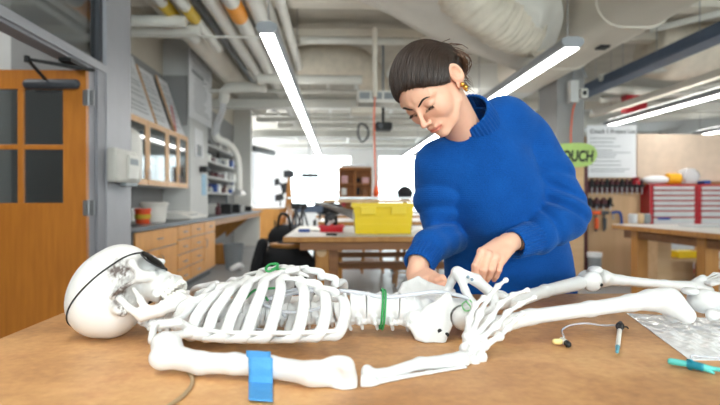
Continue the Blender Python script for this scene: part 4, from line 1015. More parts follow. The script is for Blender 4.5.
# ------------------------------------------------------------------ front table
M['bone'] = mat('white bone plastic', (222, 222, 222), .42, var=.015, scale=20, sss=.0)
M['bone2'] = mat('flexible white strip', (222, 222, 221), .45, var=.02)
M['bonev'] = mat('stained bone plastic', (226, 225, 223), .42, var=.015, scale=20, vcol=True)
def hardboard():
    m, nt, b = newmat('mottled hardboard'); N, L = nt.nodes, nt.links
    tc = N.new('ShaderNodeTexCoord')
    def noise(s, d, r=.6):
        n = N.new('ShaderNodeTexNoise'); n.inputs['Scale'].default_value = s; n.inputs['Detail'].default_value = d; n.inputs['Roughness'].default_value = r
        L.new(tc.outputs['Object'], n.inputs['Vector']); return n
    n1, n2, n3 = noise(2.6, 5), noise(60, 4), noise(9, 5, .7)
    rp = N.new('ShaderNodeValToRGB'); L.new(n1.outputs[0], rp.inputs[0])
    e = rp.color_ramp.elements; e[0].position = .36; e[1].position = .66
    e[0].color = (*lin((180, 128, 80)), 1); e[1].color = (*lin((222, 170, 114)), 1)
    m1 = N.new('ShaderNodeMixRGB'); m1.blend_type = 'OVERLAY'; m1.inputs[0].default_value = .45; L.new(rp.outputs[0], m1.inputs[1]); L.new(n3.outputs[0], m1.inputs[2])
    m2 = N.new('ShaderNodeMixRGB'); m2.blend_type = 'OVERLAY'; m2.inputs[0].default_value = .35; L.new(m1.outputs[0], m2.inputs[1]); L.new(n2.outputs[0], m2.inputs[2])
    # a few darker spill marks with a shape of their own
    vo = N.new('ShaderNodeTexNoise'); vo.inputs['Scale'].default_value = 5.5; vo.inputs['Detail'].default_value = 6; L.new(tc.outputs['Object'], vo.inputs['Vector'])
    r3 = N.new('ShaderNodeValToRGB'); L.new(vo.outputs[0], r3.inputs[0]); r3.color_ramp.elements[0].position = .62; r3.color_ramp.elements[1].position = .7
    r3.color_ramp.elements[0].color = (1, 1, 1, 1); r3.color_ramp.elements[1].color = (.72, .70, .68, 1)
    m3 = N.new('ShaderNodeMixRGB'); m3.blend_type = 'MULTIPLY'; m3.inputs[0].default_value = 1; L.new(m2.outputs[0], m3.inputs[1]); L.new(r3.outputs[0], m3.inputs[2])
    L.new(m3.outputs[0], b.inputs['Base Color']); b.inputs['Roughness'].default_value = .5
    bp = N.new('ShaderNodeBump'); bp.inputs['Strength'].default_value = .12; bp.inputs['Distance'].default_value = .002; L.new(n2.outputs[0], bp.inputs['Height']); L.new(bp.outputs[0], b.inputs['Normal'])
    return m
t = thing('work_table', (.5, 1.0, 0), 'large brown hardboard-topped table in the foreground under the skeleton', 'table')
MB().bx(-.66, 1.9, .32, 1.59, .868, .9).build('table_top', hardboard(), t, bevel=.003)
for lx in (-.5, 1.7):
    for ly in (.5, 1.42): MB().bx(lx, lx+.08, ly, ly+.08, 0, .868).build('leg', M['bench'], t, bevel=.004)
MB().bx(-.45, 1.75, .52, .56, .77, .868).bx(-.45, 1.75, 1.44, 1.48, .77, .868).build('apron', M['benchd'], t)

# ------------------------------------------------------------------ skeleton
SK = thing('skeleton', (.1, 1.1, .9), 'life-size white plastic skeleton lying on its back on the brown table', 'skeleton')
B, BV = M['bone'], M['bonev']
# --- skull
sc_ = .985
th = math.radians(53); Fw = V(math.cos(th), 0, math.sin(th)); Uw = V(-math.sin(th), 0, math.cos(th)); Lw = np.cross(Uw, Fw)
yw_ = math.radians(13); F2 = Fw*math.cos(yw_)+Lw*math.sin(yw_); L2 = np.cross(Uw, F2)
ro_ = math.radians(16); U3 = Uw*math.cos(ro_)+L2*math.sin(ro_); L3 = L2*math.cos(ro_)-Uw*math.sin(ro_)
RS = np.stack([F2, L3, U3], 1)
O = W(110.5, 289, 1.13)-RS@V(0, 0, .050)*sc_
def sk(p): return O+RS@(np.array(p, float)*sc_)
def sym(P): Q = P.copy(); Q[:, 1] = np.abs(Q[:, 1]); return Q
def skull_f(Pw):
    P = (Pw-O)@RS/sc_; Q = sym(P)
    d = ell(P, (0, 0, .05), (.090, .0715, .074))
    d = smin(d, ell(P, (-.035, 0, .04), (.062, .062, .06)), .02)
    d = smin(d, ell(P, (.052, 0, .048), (.042, .054, .052)), .02)
    d = smin(d, ell(P, (-.02, 0, -.005), (.05, .045, .028)), .02)
    d = smax(d, -ell(Q, (.052, .083, .008), (.036, .026, .038)), .014)     # temporal fossa
    d = smin(d, ell(P, (.064, 0, -.024), (.036, .033, .042)), .012)
    d = smin(d, rc(Q, (.088, .010, .027), (.068, .052, .024), .009, .008), .010)
    d = smin(d, rc(Q, (.068, .052, .022), (.060, .052, -.010), .007, .008), .008)
    d = smin(d, rc(Q, (.072, .038, -.018), (.056, .054, -.012), .011, .010), .010)
    d = smax(d, -ell(P, (.115, 0, .004), (.022, .034, .020)), .006) if False else d
    d = smin(d, rc(P, (.092, 0, .022), (.103, 0, .0), .006, .006), .006)
    d = smax(d, -ell(Q, (.088, .032, .003), (.034, .0195, .0175)), .005)    # orbits
    d = smax(d, -ell(Q, (.098, .006, -.022), (.018, .009, .016)), .004)    # nose opening
    d = smin(d, rc(Q, (.093, .0, -.052), (.086, .021, -.052), .0095), .008)
    d = smin(d, rc(Q, (.086, .021, -.052), (.050, .031, -.048), .0095), .006)
    d = smax(d, -ell(P, (.058, 0, -.062), (.027, .021, .014)), .005)
    d = smin(d, rc(Q, (.056, .056, -.012), (.022, .067, -.003), .0045, .004), .006)
    d = smin(d, rc(Q, (.022, .067, -.003), (.000, .064, .003), .004, .005), .006)
    d = smin(d, ell(Q, (-.012, .052, -.018), (.011, .010, .020)), .010)
    d = smax(d, -ell(Q, (.002, .070, -.004), (.006, .012, .006)), .003)    # ear canal
    d = smax(d, -ell(Q, (.028, .045, -.020), (.016, .010, .020)), .008)
    # sutures
    sut = np.abs(P[:, 0]-.030-.004*np.sin(P[:, 1]*260)-.002*np.sin(P[:, 1]*700))
    sut = np.where(P[:, 2] > .045, sut, 1)
    s2 = np.abs(P[:, 0]+.052+.35*(P[:, 2]-.06)+.003*np.sin(P[:, 1]*300)+.002*np.sin(P[:, 2]*600)); s2 = np.where(P[:, 2] > .01, s2, 1)
    g = np.exp(-(np.minimum(sut, s2)/.0012)**2)*.0007
    return (d+g)*sc_
rs = np.random.RandomState(4)
def vnoise(P, f, seed=0):
    r = np.random.RandomState(seed); out = 0
    for k in range(4):
        w = r.randn(3)*f*(1+.6*k); out = out+np.sin(P@w+r.rand()*6)*np.cos(P@(r.randn(3)*f*(1+.5*k))+r.rand()*6)
    return out/2.
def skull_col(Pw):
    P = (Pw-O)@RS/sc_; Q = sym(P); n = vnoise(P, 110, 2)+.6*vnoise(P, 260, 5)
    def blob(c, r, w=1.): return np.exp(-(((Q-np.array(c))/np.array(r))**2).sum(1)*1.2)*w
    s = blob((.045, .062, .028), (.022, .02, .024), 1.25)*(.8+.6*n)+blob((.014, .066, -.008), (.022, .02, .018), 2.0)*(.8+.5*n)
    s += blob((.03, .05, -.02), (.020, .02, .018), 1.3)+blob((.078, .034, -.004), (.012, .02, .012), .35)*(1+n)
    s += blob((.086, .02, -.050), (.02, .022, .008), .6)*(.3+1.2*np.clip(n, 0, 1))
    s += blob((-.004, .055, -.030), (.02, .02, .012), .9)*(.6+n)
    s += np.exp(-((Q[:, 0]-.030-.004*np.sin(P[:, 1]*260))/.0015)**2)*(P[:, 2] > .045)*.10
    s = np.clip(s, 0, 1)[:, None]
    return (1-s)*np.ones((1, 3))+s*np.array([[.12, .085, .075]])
sdf_mb(skull_f, O-.17, O+.17, .0019, skull_col).build('skull', BV, SK, smooth=True)
skull = bpy.data.objects['skull']
# --- mandible (opened about the condyle)
oa = math.radians(9); cnd = V(.006, 0, -.008)
Ro = np.array([[math.cos(oa), 0, math.sin(oa)], [0, 1, 0], [-math.sin(oa), 0, math.cos(oa)]])
def jw(p): return sk(cnd+Ro@(np.array(p, float)-cnd))
def jaw_f(Pw):
    P = (Pw-O)@RS/sc_; P = (P-cnd)@Ro+cnd; Q = sym(P)
    d = chain(Q, [(.004, .052, -.006), (.004, .051, -.03), (.010, .047, -.060)], [.0075, .0065, .0075], .006)
    d = smin(d, chain(Q, [(.034, .050, -.010), (.030, .049, -.035), (.026, .046, -.058)], [.004, .0055, .007], .006), .016)
    d = smin(d, chain(Q, [(.014, .047, -.062), (.040, .038, -.076), (.066, .026, -.084), (.086, .009, -.089), (.089, 0, -.089)], [.010, .0095, .009, .009, .010], .006), .010)
    d = smin(d, chain(Q, [(.030, .040, -.062), (.058, .029, -.070), (.083, .016, -.073), (.089, 0, -.074)], [.006, .007, .007, .0065], .006), .010)
    d = smin(d, ell(Q, (.091, .007, -.092), (.007, .010, .007)), .006)
    return d*sc_
def jaw_col(Pw):
    P = (Pw-O)@RS/sc_; n = vnoise(P, 120, 9)
    s = np.clip(np.exp(-(((P[:, 2]+.068)/.006)**2))*(P[:, 0] > .03)*(.25+.5*n)*.3, 0, 1)[:, None]
    return 1-s*np.array([[.75, .8, .82]])
sdf_mb(jaw_f, O-.17, O+.17, .0019, jaw_col).build('mandible', BV, SK, smooth=True)
jaw = bpy.data.objects['mandible']
# --- teeth
def teeth(parent, fn, z, dz, arch):
    for s in (-1, 1):
        for k in range(7):
            q = (k+.5)/7; x, y = arch(q); w_ = .0042+.0016*q
            dx, dy = np.array(arch(q+.05))-np.array(arch(q-.05))
            tdir = nrm((dx, dy*s, 0)); out = nrm((-tdir[1]*-s, tdir[0]*-s, 0))
            mb = MB(); c = V(x, y*s, z)
            R = np.stack([tdir, np.cross((0, 0, 1), tdir), V(0, 0, 1)], 1)
            Rf = RS@(Ro if fn is jw else np.eye(3))@R
            mb.ball(fn(c), np.array((w_*1.02, .0042+.002*q, dz))*sc_, R=Rf, seg=10, rings=8)
            mb.build('tooth', M['tooth'], parent, smooth=True)
M['tooth'] = mat('tooth enamel', (232, 230, 224), .3, var=.02)
arch = lambda q: (.096-.045*q**1.7, .032*math.sin(min(1, q*1.05)*PI/2))
teeth(skull, sk, -.064, .0072, arch)
teeth(jaw, jw, -.0645, .0072, lambda q: (.092-.046*q**1.7, .030*math.sin(min(1, q*1.05)*PI/2)))
# --- eye patch and strap (worn, lies on the skull)
EP = thing('eye_patch', sk((.1, -.034, .0)), 'shiny black eye patch with thin strap worn by the skeleton skull', 'eye patch')
def pat(u, v):
    r = v; a = 2*PI*u; ey, ez = .030*math.cos(a)*r, .030*math.sin(a)*r
    return sk((.101-.006*r**2+.001-abs(ey)*.25*r+.002, -.031+ey, -.001+ez))
MB().grid(pat, 32, 8).build('patch', mat('black gloss', (12, 12, 14), .18), EP, smooth=True, solid=.002)
MB().tube([pat(i/24, 1.0) for i in range(24)], .0016, closed=True, n=2, seg=8).build('patch_rim', M['dark'], EP, smooth=True)
# strap: plane through the patch edge, above the ear, to the back of the head
p0 = np.array((.094, -.05, .018)); pc = np.array((0, 0, .05))
nv = nrm(np.cross(p0-V(.0, 0, .045), np.array((-.09, -.01, .030))-V(0, 0, .045)))
nv = nrm(V(.14, .10, 1))
cen = V(.0, 0, .046); e1 = nrm(V(1, 0, -.10)-nv*np.dot(V(1, 0, -.10), nv)); e2 = np.cross(nv, e1)
loop = []
for k in range(72):
    a = 2*PI*k/72; dr = e1*math.cos(a)+e2*math.sin(a); lo_, hi_ = .02, .2
    for _ in range(26):
        m_ = (lo_+hi_)/2
        if skull_f((sk(cen+dr*m_))[None])[0] < .0012: lo_ = m_
        else: hi_ = m_
    loop.append(sk(cen+dr*hi_))
# bridge hollows: the strap stays taut
for _ in range(3):
    for k in range(72):
        m_ = (loop[k-1]+loop[(k+1) % 72])/2; c_ = sk(cen)
        if np.linalg.norm(m_-c_) > np.linalg.norm(loop[k]-c_): loop[k] = m_
MB().tube(loop, .0016, closed=True, n=1, seg=8).build('strap', M['dark'], EP, smooth=True)

# --- spine
YS = 1.12
def vertebra(s, body_r, L):
    f = lambda P: smin(smin(smax(np.linalg.norm(P[:, 1:]-V(0, .3*s), axis=1)-body_r*(1-.12*np.cos(np.clip(P[:, 0]/L*2*PI, -PI, PI))), np.abs(P[:, 0])-L*.48, .004),
        smin(rc(P, (0, 0, -body_r*.6), (L*.25, 0, -body_r*1.7), .006, .0045), rc(sym(P), (0, body_r*.5, -body_r*.8), (0, body_r*1.75, -body_r*.95), .0065, .005), .005), .006),
        smin(rc(sym(P), (-L*.5, body_r*.55, -body_r*1.05), (L*.45, body_r*.5, -body_r*1.15), .0055), rc(sym(P), (0, body_r*.5, -body_r*.6), (0, body_r*.5, -body_r*1.1), .006), .005), .005)
    return sdf_mb(f, (-.04, -.06, -.07), (.04, .06, .04), .0024)
def place(mbt, c, R, name, parent, m, label=None):
    q = MB(); A = np.array(mbt.v)@np.array(R).T+np.array(c); q.v = A.tolist(); q.f = mbt.f; q.c = mbt.c
    return q.build(name, m, parent, smooth=True, label=label)
vl = vertebra(0, .0265, .038); vt = vertebra(0, .018, .028); vc = vertebra(0, .012, .020)
spl = catmull([W(143, 308, 1.14)+V(-.012, 0, .006), W(160, 322, 1.14), (-.27, YS, .955), (-.15, YS, .945), (-.02, YS, .95), W(352, 306, YS), W(385, 306, YS), W(414, 308, YS+.0)], 10)
sa = np.array(spl); ln = np.r_[0, np.cumsum(np.linalg.norm(np.diff(sa, axis=0), axis=1))]
def at(s): return V(*[np.interp(s, ln, sa[:, k]) for k in range(3)])
LT = ln[-1]; pos = []; s = .010
for k in range(7): pos.append((s, vc, .0195)); s += .0195
rem = LT-s; u = rem/(12*.78+5*1.12)
for k in range(12): pos.append((s+u*.39, vt, u*.78)); s += u*.78
for k in range(5): pos.append((s+u*.56, vl, u*1.12)); s += u*1.12
base = {}
for s_, T_, L_ in pos:
    c = at(s_); d = nrm(at(s_+.01)-at(s_-.01)); y = V(0, 1, 0); z = nrm(np.cross(d, y)); R = np.stack([d, np.cross(z, d), z], 1)
    k_ = id(T_)
    if k_ not in base:
        q = MB(); q.v = T_.v; q.f = T_.f; me_o = q.build('vertebra', B, None, loc=(0, 0, 0), smooth=True); base[k_] = me_o.data; bpy.data.objects.remove(me_o)
    o = bpy.data.objects.new('vertebra', base[k_]); C.objects.link(o); o.parent = SK
    sclx = L_/{id(vc): .020, id(vt): .028, id(vl): .038}[k_]
    o.matrix_local = Matrix.Translation(Vector((c-np.array(OFF['skeleton'])).tolist())) @ Matrix(R.tolist()).to_4x4() @ Matrix.Diagonal((sclx, 1, 1, 1))
# --- rib cage
xl = [-.300, -.283, -.260, -.230, -.196, -.160, -.122, -.074, -.034, .000]
hw = [.065, .092, .116, .134, .148, .156, .159, .159, .155, .146]
xs_ = [-.300, -.294, -.282, -.264, -.242, -.216, -.188, -.158, -.124, -.090]
xt = [-.248, -.234, -.213, -.188, -.162, -.134, -.106, -.070, -.036, -.006]     # top of the arch
ST0, ST1 = V(-.240, YS, .996), V(-.095, YS, 1.030)
def stern(t): return ST0*(1-t)+ST1*t
for side in (-1, 1):
    marg_prev = None
    for i in range(10):
        w = hw[i]; q = i/9
        zt = [.972, .990, 1.004, 1.015, 1.023, 1.027, 1.026, 1.020, 1.006, .990][i]
        p = [(xs_[i], YS+side*.018, .945), (xs_[i]+.0, YS+side*w*.55, .918+.004*side*0), (xl[i]-.03*(i > 2), YS+side*w*.93, .928),
             (xl[i], YS+side*w, .938), (xl[i]+.012, YS+side*w*.94, .970), ((xl[i]+xt[i])/2+.012, YS+side*w*.78, (zt+.972)/2+.010), (xt[i], YS+side*w*.56, zt-.004)]
        rad = [.0065, .008, .0095, .0105, .0105, .0098, .009]
        MB().tube(p, rad, seg=12, n=7, asp=.62, up=(1, 0, .0)).build('rib', B, SK, smooth=True)
        a = np.array(p[-1])
        if i < 6:
            t_ = [.0, .2, .38, .55, .72, .88][i]; e = stern(t_)+V(0, side*.012, 0)
            m_ = (a+e)/2+V(.012, 0, .007)
        else:
            # lower cartilages sweep up along the costal margin
            e = marg_prev+V(.004, 0, 0); m_ = (a*1.1+e*.9)/2+V(.012, 0, .004)
        MB().tube([p[-2], a, m_, e], [.008, .009, .0085, .0072], seg=12, n=7, asp=.55, up=(1, 0, 0)).build('costal_cartilage', M['bone2'], SK, smooth=True)
        if i >= 5: marg_prev = a*.55+m_*.45 if i > 5 else (a+e)/2+V(.004, 0, .002)
    # thin spacer rod along the flank
    if side < 0: MB().tube([(xl[i]-.0, YS+side*(hw[i]+.002), .943) for i in (2, 3, 4, 5, 6, 7, 8, 9)], .0042, seg=8, n=3).build('spacer_rod', M['bone2'], SK, smooth=True)
# sternum
def stf(P):
    d = rbox(P, (stern(.5)+V(.01, 0, .001)), (.085, .013, .005), .004, frame(ST1-ST0))
    d = smin(d, ell(P, ST0+V(.008, 0, 0), (.026, .026, .007)), .012)
    for t_ in (.2, .38, .55, .72, .88): d = smin(d, ell(P, stern(t_), (.006, .017, .006)), .006)
    return smin(d, rc(P, ST1, ST1+V(.035, 0, -.012), .007, .003), .006)
sdf_mb(stf, ST0-.05, ST1+.06, .0022).build('sternum', M['bone2'], SK, smooth=True)
# --- shoulder blades, clavicles
def shoulder(side):
    g = W(168, 337, .96) if side < 0 else V(-.325, 1.285, .935)
    def f(P):
        c = g+V(.075, -side*.10, -.012)
        d = rbox(P, c, (.040, .022, .004), .003, frame((1, -side*.35, -.05), (0, side*.45, 1)))
        d = smin(d, rc(P, g+V(-.005, 0, .0), g+V(.06, -side*.04, .0), .009, .004), .01)
        d = smin(d, chain(P, [g+V(.045, -side*.045, .0), g+V(.015, -side*.01, .022), g+V(-.022, side*.006, .022)], [.005, .0065, .008], .006), .008)
        return d
    return sdf_mb(f, g-.11, g+.14, .0024)
for s in (-1, 1):
    shoulder(s).build('scapula', B, SK, smooth=True)
    a = W(152, 340, .93) if s < 0 else V(-.325, 1.27, .955)
    b_ = ST0+V(-.004, s*.018, .004)
    m1_, m2_ = (W(156, 325, .95), W(180, 318, .99)) if s < 0 else (a*.65+b_*.35+V(-.016, s*.006, .006), a*.3+b_*.7+V(.004, -.004*s, .008))
    MB().tube([a, m1_, m2_, b_], [.0085, .0065, .006, .0085], seg=12, n=8, asp=.8).build('clavicle', B, SK, smooth=True)
# --- humerus near
def sdfbone(name, f, pts, h=.0024, pad=.06, m=None, parent=None):
    A = np.array(pts); return sdf_mb(f, A.min(0)-pad, A.max(0)+pad, h).build(name, m or B, parent or SK, smooth=True)
h0, h1, h2, h3 = W(163, 352, .885), W(200, 363, .865), W(270, 367, .842), W(338, 373, .808)
def humf(P):
    d = ell(P, h0+V(.002, .012, .008), (.024, .024, .022))
    d = smin(d, ell(P, h0+V(.0, -.012, -.006), (.018, .014, .018)), .008)
    d = smin(d, chain(P, [h0+V(.01, 0, -.006), h1, (h1+h2)/2+V(0, 0, .002), h2, h3+V(-.04, 0, 0)], [.019, .0165, .0155, .016, .0165], .008), .012)
    d = smin(d, ell(P, h3+V(-.018, .0, -.001), (.034, .014, .019)), .014)
    d = smin(d, rc(P, h3+V(.012, -.006, .012), h3+V(.016, .004, -.010), .012, .0125), .010)
    d = smin(d, ell(P, h3+V(.010, -.004, -.020), (.018, .012, .011)), .008)
    d = smin(d, ell(P, h3+V(-.002, .0, .014), (.018, .010, .011)), .010)
    d = smax(d, -ell(P, h3+V(-.006, -.018, .0), (.012, .008, .012)), .006)
    return smax(d, -(P[:, 2]-.9005), .002)
sdfbone('humerus', humf, [h0, h3])
# forearm
e0, w0 = W(364, 377, .82), W(462, 362, .905)
up0, up1 = W(361, 386, .812), W(463, 371, .89)
def ulna(P):
    d = ell(P, up0+V(.004, .0, -.004), (.012, .011, .016)); d = smin(d, rc(P, up0+V(.002, 0, .008), up0+V(.016, 0, .006), .008), .006)
    d = smin(d, chain(P, [up0+V(.010, 0, -.002), up0*.7+up1*.3+V(0, 0, .0), up0*.35+up1*.65, up1], [.011, .0085, .0078, .010], .006), .008)
    return smax(smax(d, -ell(P, up0+V(-.010, 0, .008), (.010, .014, .010)), .004), -(P[:, 2]-.9005), .002)
def radius_(P):
    d = ell(P, e0+V(.004, .004, .006), (.008, .011, .011))
    d = smin(d, chain(P, [e0+V(.008, .004, .004), e0*.82+w0*.18+V(0, .004, -.002), e0*.45+w0*.55+V(0, .006, .006), w0*.85+e0*.15+V(0, .004, .002), w0+V(0, .004, .002)], [.008, .0085, .0095, .012, .015], .006), .008)
    return smax(d, -(P[:, 2]-.9005), .002)
sdfbone('ulna', ulna, [up0, up1]); sdfbone('radius', radius_, [e0, w0])
# hand
cb = [(467, 357, .93), (474, 361, .92), (481, 357, .93), (465, 349, .95), (472, 351, .94), (480, 348, .945), (468, 341, .96), (475, 342, .955), (484, 343, .955)]
cbc = [W(x, y, Y) for x, y, Y in cb]; cbr = [random.uniform(.0085, .0105) for _ in cb]
def carpf(P):
    d = None
    for c_, r_ in zip(cbc, cbr):
        e = ell(P, c_, (r_*1.05, r_, r_*1.1)); d = e if d is None else smin(d, e, .0035)
    return d
sdf_mb(carpf, np.array(cbc).min(0)-.02, np.array(cbc).max(0)+.02, .0014).build('carpal_bones', B, SK, smooth=True)
rays = [
 [(467, 337, .955), (469, 319, .985), (475, 305, 1.005), (484, 298, 1.02)],
 [(471, 335, .965), (480, 313, 1.0), (488, 298, 1.03), (498, 286, 1.045), (506, 280, 1.055)],
 [(475, 337, .965), (491, 318, 1.0), (500, 304, 1.025), (513, 295, 1.045), (528, 290, 1.06)],
 [(480, 340, .96), (497, 325, .985), (507, 313, 1.005), (520, 304, 1.02), (535, 297, 1.04)],
 [(484, 346, .95), (500, 336, .965), (508, 328, .975), (515, 320, .985), (523, 313, .995)]]
def longbone(a, b, r, rh):
    d = b-a; l = np.linalg.norm(d)
    return MB().tube([a+d*.03, a+d*.16, a+d*.35, a+d*.65, a+d*.84, a+d*.97], [rh, rh*.85, r, r*.9, rh*.8, rh*.95], seg=12, n=5)
for r_ in rays:
    P_ = [W(*p) for p in r_]
    for k in range(len(P_)-1):
        thick = [.0058, .0048, .0043, .0036][k]
        longbone(P_[k], P_[k+1], thick, thick*1.6).build('metacarpal' if k == 0 else 'phalanx', B, SK, smooth=True)
# far arm, mostly hidden: lies beyond the ribs
fa = [V(-.34, 1.33, .925), V(-.05, 1.40, .918)]
MB().tube([fa[0]+V(-.01, 0, .004), fa[0]+V(.03, 0, 0), (fa[0]+fa[1])/2, fa[1]-V(.03, 0, 0), fa[1]], [.021, .014, .011, .013, .018], n=6).build('humerus', B, SK, smooth=True)
# --- pelvis
def tri(P, a, b, c, th):
    a, b, c = [np.array(x, float) for x in (a, b, c)]
    ba, cb_, ac = b-a, c-b, a-c; n = np.cross(ba, ac)
    pa, pb, pc = P-a, P-b, P-c
    ins = (np.sign(pa@np.cross(ba, n))+np.sign(pb@np.cross(cb_, n))+np.sign(pc@np.cross(ac, n))) < 2
    def seg(p, e): return ((p-np.clip(p@e/(e@e), 0, 1)[:, None]*e)**2).sum(1)
    dd = np.where(ins, np.minimum(np.minimum(seg(pa, ba), seg(pb, cb_)), seg(pc, ac)), (pa@n)**2/(n@n))
    return np.sqrt(dd)-th
nc = W(462, 318, 1.085)                       # near femoral head
def iliumn(P):
    k = .008
    A_, B_, C_, D_, E_, G_ = W(412, 327, 1.075), W(427, 344, 1.055), W(441, 345, 1.05), W(447, 297, 1.10), W(456, 312, 1.085), W(428, 309, 1.095)
    d = tri(P, A_, B_, G_, .0035); d = smin(d, tri(P, B_, G_, D_, .0035), .014); d = smin(d, tri(P, B_, C_, D_, .0035), .014); d = smin(d, tri(P, C_, D_, E_, .005), .012)
    d = smin(d, chain(P, [C_, (B_+C_)/2+V(0, 0, -.003), B_, (A_+B_)/2+V(-.004, 0, -.004), A_, (A_+G_)/2+V(-.003, 0, .001), G_, D_], [.004, .004, .005, .005, .0055, .0055, .0055, .005], .004), .006)
    d = smin(d, ell(P, (E_+nc)/2+V(.002, .008, 0), (.017, .017, .022)), .014)
    d = smax(d, -ell(P, nc+V(0, -.004, 0), (.0255,)*3), .003)
    return smax(d, -(P[:, 2]-.9005), .002)
sdf_mb(iliumn, nc-.17, nc+.09, .0022).build('hip_bone', M['bone'], SK, smooth=True)
for c_ in (W(439, 330, 1.066), W(446, 333.5, 1.064)):
    q = c_-V(0, .06, 0)
    for _ in range(200):
        if iliumn(q[None])[0] < .0004: break
        q = q+V(0, .0008, 0)
    MB().cyl(q-V(0, .0012, 0), q+V(0, .001, 0), .0042, seg=16).build('screw_hole', M['dark'], SK, label='black screw hole')
fc = W(500, 300, 1.245)
def iliumf(P):
    A_, B_, C_, D_, E_, G_ = W(399, 295, 1.26), W(404, 285, 1.29), W(418, 279, 1.30), W(431, 286, 1.27), W(452, 292, 1.24), W(420, 305, 1.22)
    d = tri(P, A_, B_, G_, .0035); d = smin(d, tri(P, B_, C_, G_, .0035), .004); d = smin(d, tri(P, C_, D_, G_, .0035), .004); d = smin(d, tri(P, D_, E_, G_, .005), .006)
    return smin(d, chain(P, [A_, B_, C_, D_, E_], [.005, .0055, .006, .006, .008], .004), .006)
sdf_mb(iliumf, W(430, 290, 1.25)-.14, W(430, 290, 1.25)+.15, .0024).build('hip_bone', B, SK, smooth=True)
# sacrum
def sacf(P):
    a, b_ = W(414, 308, 1.125), W(462, 308, 1.16)
    d = tri(P, W(412, 300, 1.18), W(413, 318, 1.09), W(470, 306, 1.16), .014)
    for k in range(4):
        c_ = a*(1-k/4)+b_*(k/4); d = smin(d, ell(P, c_+V(0, 0, .006), (.015, .026-.004*k, .017-.002*k)), .006)
    return smax(d, -(P[:, 2]-.9005), .002)
sdf_mb(sacf, W(412, 300, 1.1)-.08, W(470, 306, 1.2)+.08, .0026).build('sacrum', B, SK, smooth=True)
# pubic frame: symphysis, rami and the obturator openings
top_, s1_, s2_, s3_ = W(457, 272, 1.16), W(476, 280, 1.15), W(492, 294, 1.16), W(496, 306, 1.15)
def pubf(P):
    d = chain(P, [W(448, 290, 1.19), W(452, 280, 1.175), top_, s1_, s2_, s3_], [.009, .0085, .011, .012, .011, .010], .006)
    d = smin(d, chain(P, [top_+V(.004, 0, -.004), W(465, 290, 1.14), W(472, 303, 1.12), nc+V(.012, .03, .004)], [.010, .0075, .0085, .012], .006), .008)
    d = smin(d, chain(P, [W(448, 290, 1.19), W(440, 298, 1.16), W(446, 306, 1.13), nc+V(-.014, .028, .0)], [.006, .008, .009, .012], .006), .008)
    d = smin(d, chain(P, [s3_, W(488, 312, 1.14), W(476, 316, 1.12), nc+V(.01, .03, -.012)], [.008, .009, .010, .012], .006), .008)
    d = smin(d, chain(P, [s2_, W(500, 296, 1.20), fc+V(-.02, -.01, 0)], [.008, .008, .014], .006), .008)
    return d
sdf_mb(pubf, top_-V(.09, .12, .14), top_+V(.15, .14, .05), .0023).build('pubic_bone', B, SK, smooth=True)
for p in (W(468, 277, 1.132), W(472, 279.5, 1.128)): MB().ball(p, .0035, seg=10, rings=6).build('bolt', mat('bolt head %d' % p[0], (130, 150, 165), .4), SK, smooth=True)
# --- near femur
k0 = W(685, 308, 1.10)
tr_ = W(488, 326, 1.055)
def femn(P):
    d = np.linalg.norm(P-nc-V(.002, -.003, 0), axis=1)-.0235
    d = smin(d, rc(P, nc+V(.008, -.002, 0), tr_, .013, .016), .010)
    d = smin(d, ell(P, tr_+V(.004, 0, 0), (.022, .017, .018)), .010)
    a = tr_+V(.02, .0, .002); b_ = W(650, 300, 1.10)
    d = smin(d, chain(P, [a, W(530, 317, 1.07), W(590, 309, 1.085), W(630, 303, 1.095), b_, W(668, 301, 1.10)], [.017, .0145, .0145, .016, .020, .024], .010), .014)
    d = smin(d, rc(P, W(670, 302, 1.09), W(686, 315, 1.08), .023, .018), .018)
    d = smin(d, ell(P, k0+V(-.010, .020, -.008), (.026, .015, .026)), .014)
    d = smax(d, -ell(P, k0+V(.016, -.034, .004), (.014, .010, .010)), .008)
    d = smin(d, ell(P, W(664, 295, 1.10), (.018, .022, .012)), .012)
    return smax(d, -(P[:, 2]-.9005), .002)
sdfbone('femur', femn, [nc, k0], .0028)
ta, tb = W(704, 302, 1.12), W(860, 305, 1.17)
def tibn(P):
    d = ell(P, ta+V(-.005, 0, .004), (.024, .034, .022)); d = smin(d, rc(P, ta+V(.0, -.01, .012), ta+V(.035, -.012, .010), .012, .010), .01)
    d = smin(d, chain(P, [ta, ta*.8+tb*.2+V(0, 0, .0), ta*.4+tb*.6, tb], [.022, .014, .012, .016], .01), .012)
    return smax(d, -(P[:, 2]-.9005), .002)
sdfbone('tibia', tibn, [ta, tb], .003)
f1, f2 = W(712, 315, 1.08), W(862, 312, 1.13)
MB().tube([f1, f1*.9+f2*.1, f1*.5+f2*.5, f2], [.012, .007, .006, .010], n=6).build('fibula', B, SK, smooth=True)
sdfbone('patella', lambda P: smax(ell(P, W(690, 291, 1.12), (.017, .019, .008)), -(P[:, 2]-.9005), .002), [W(692, 292, 1.12)], .0022, .03)
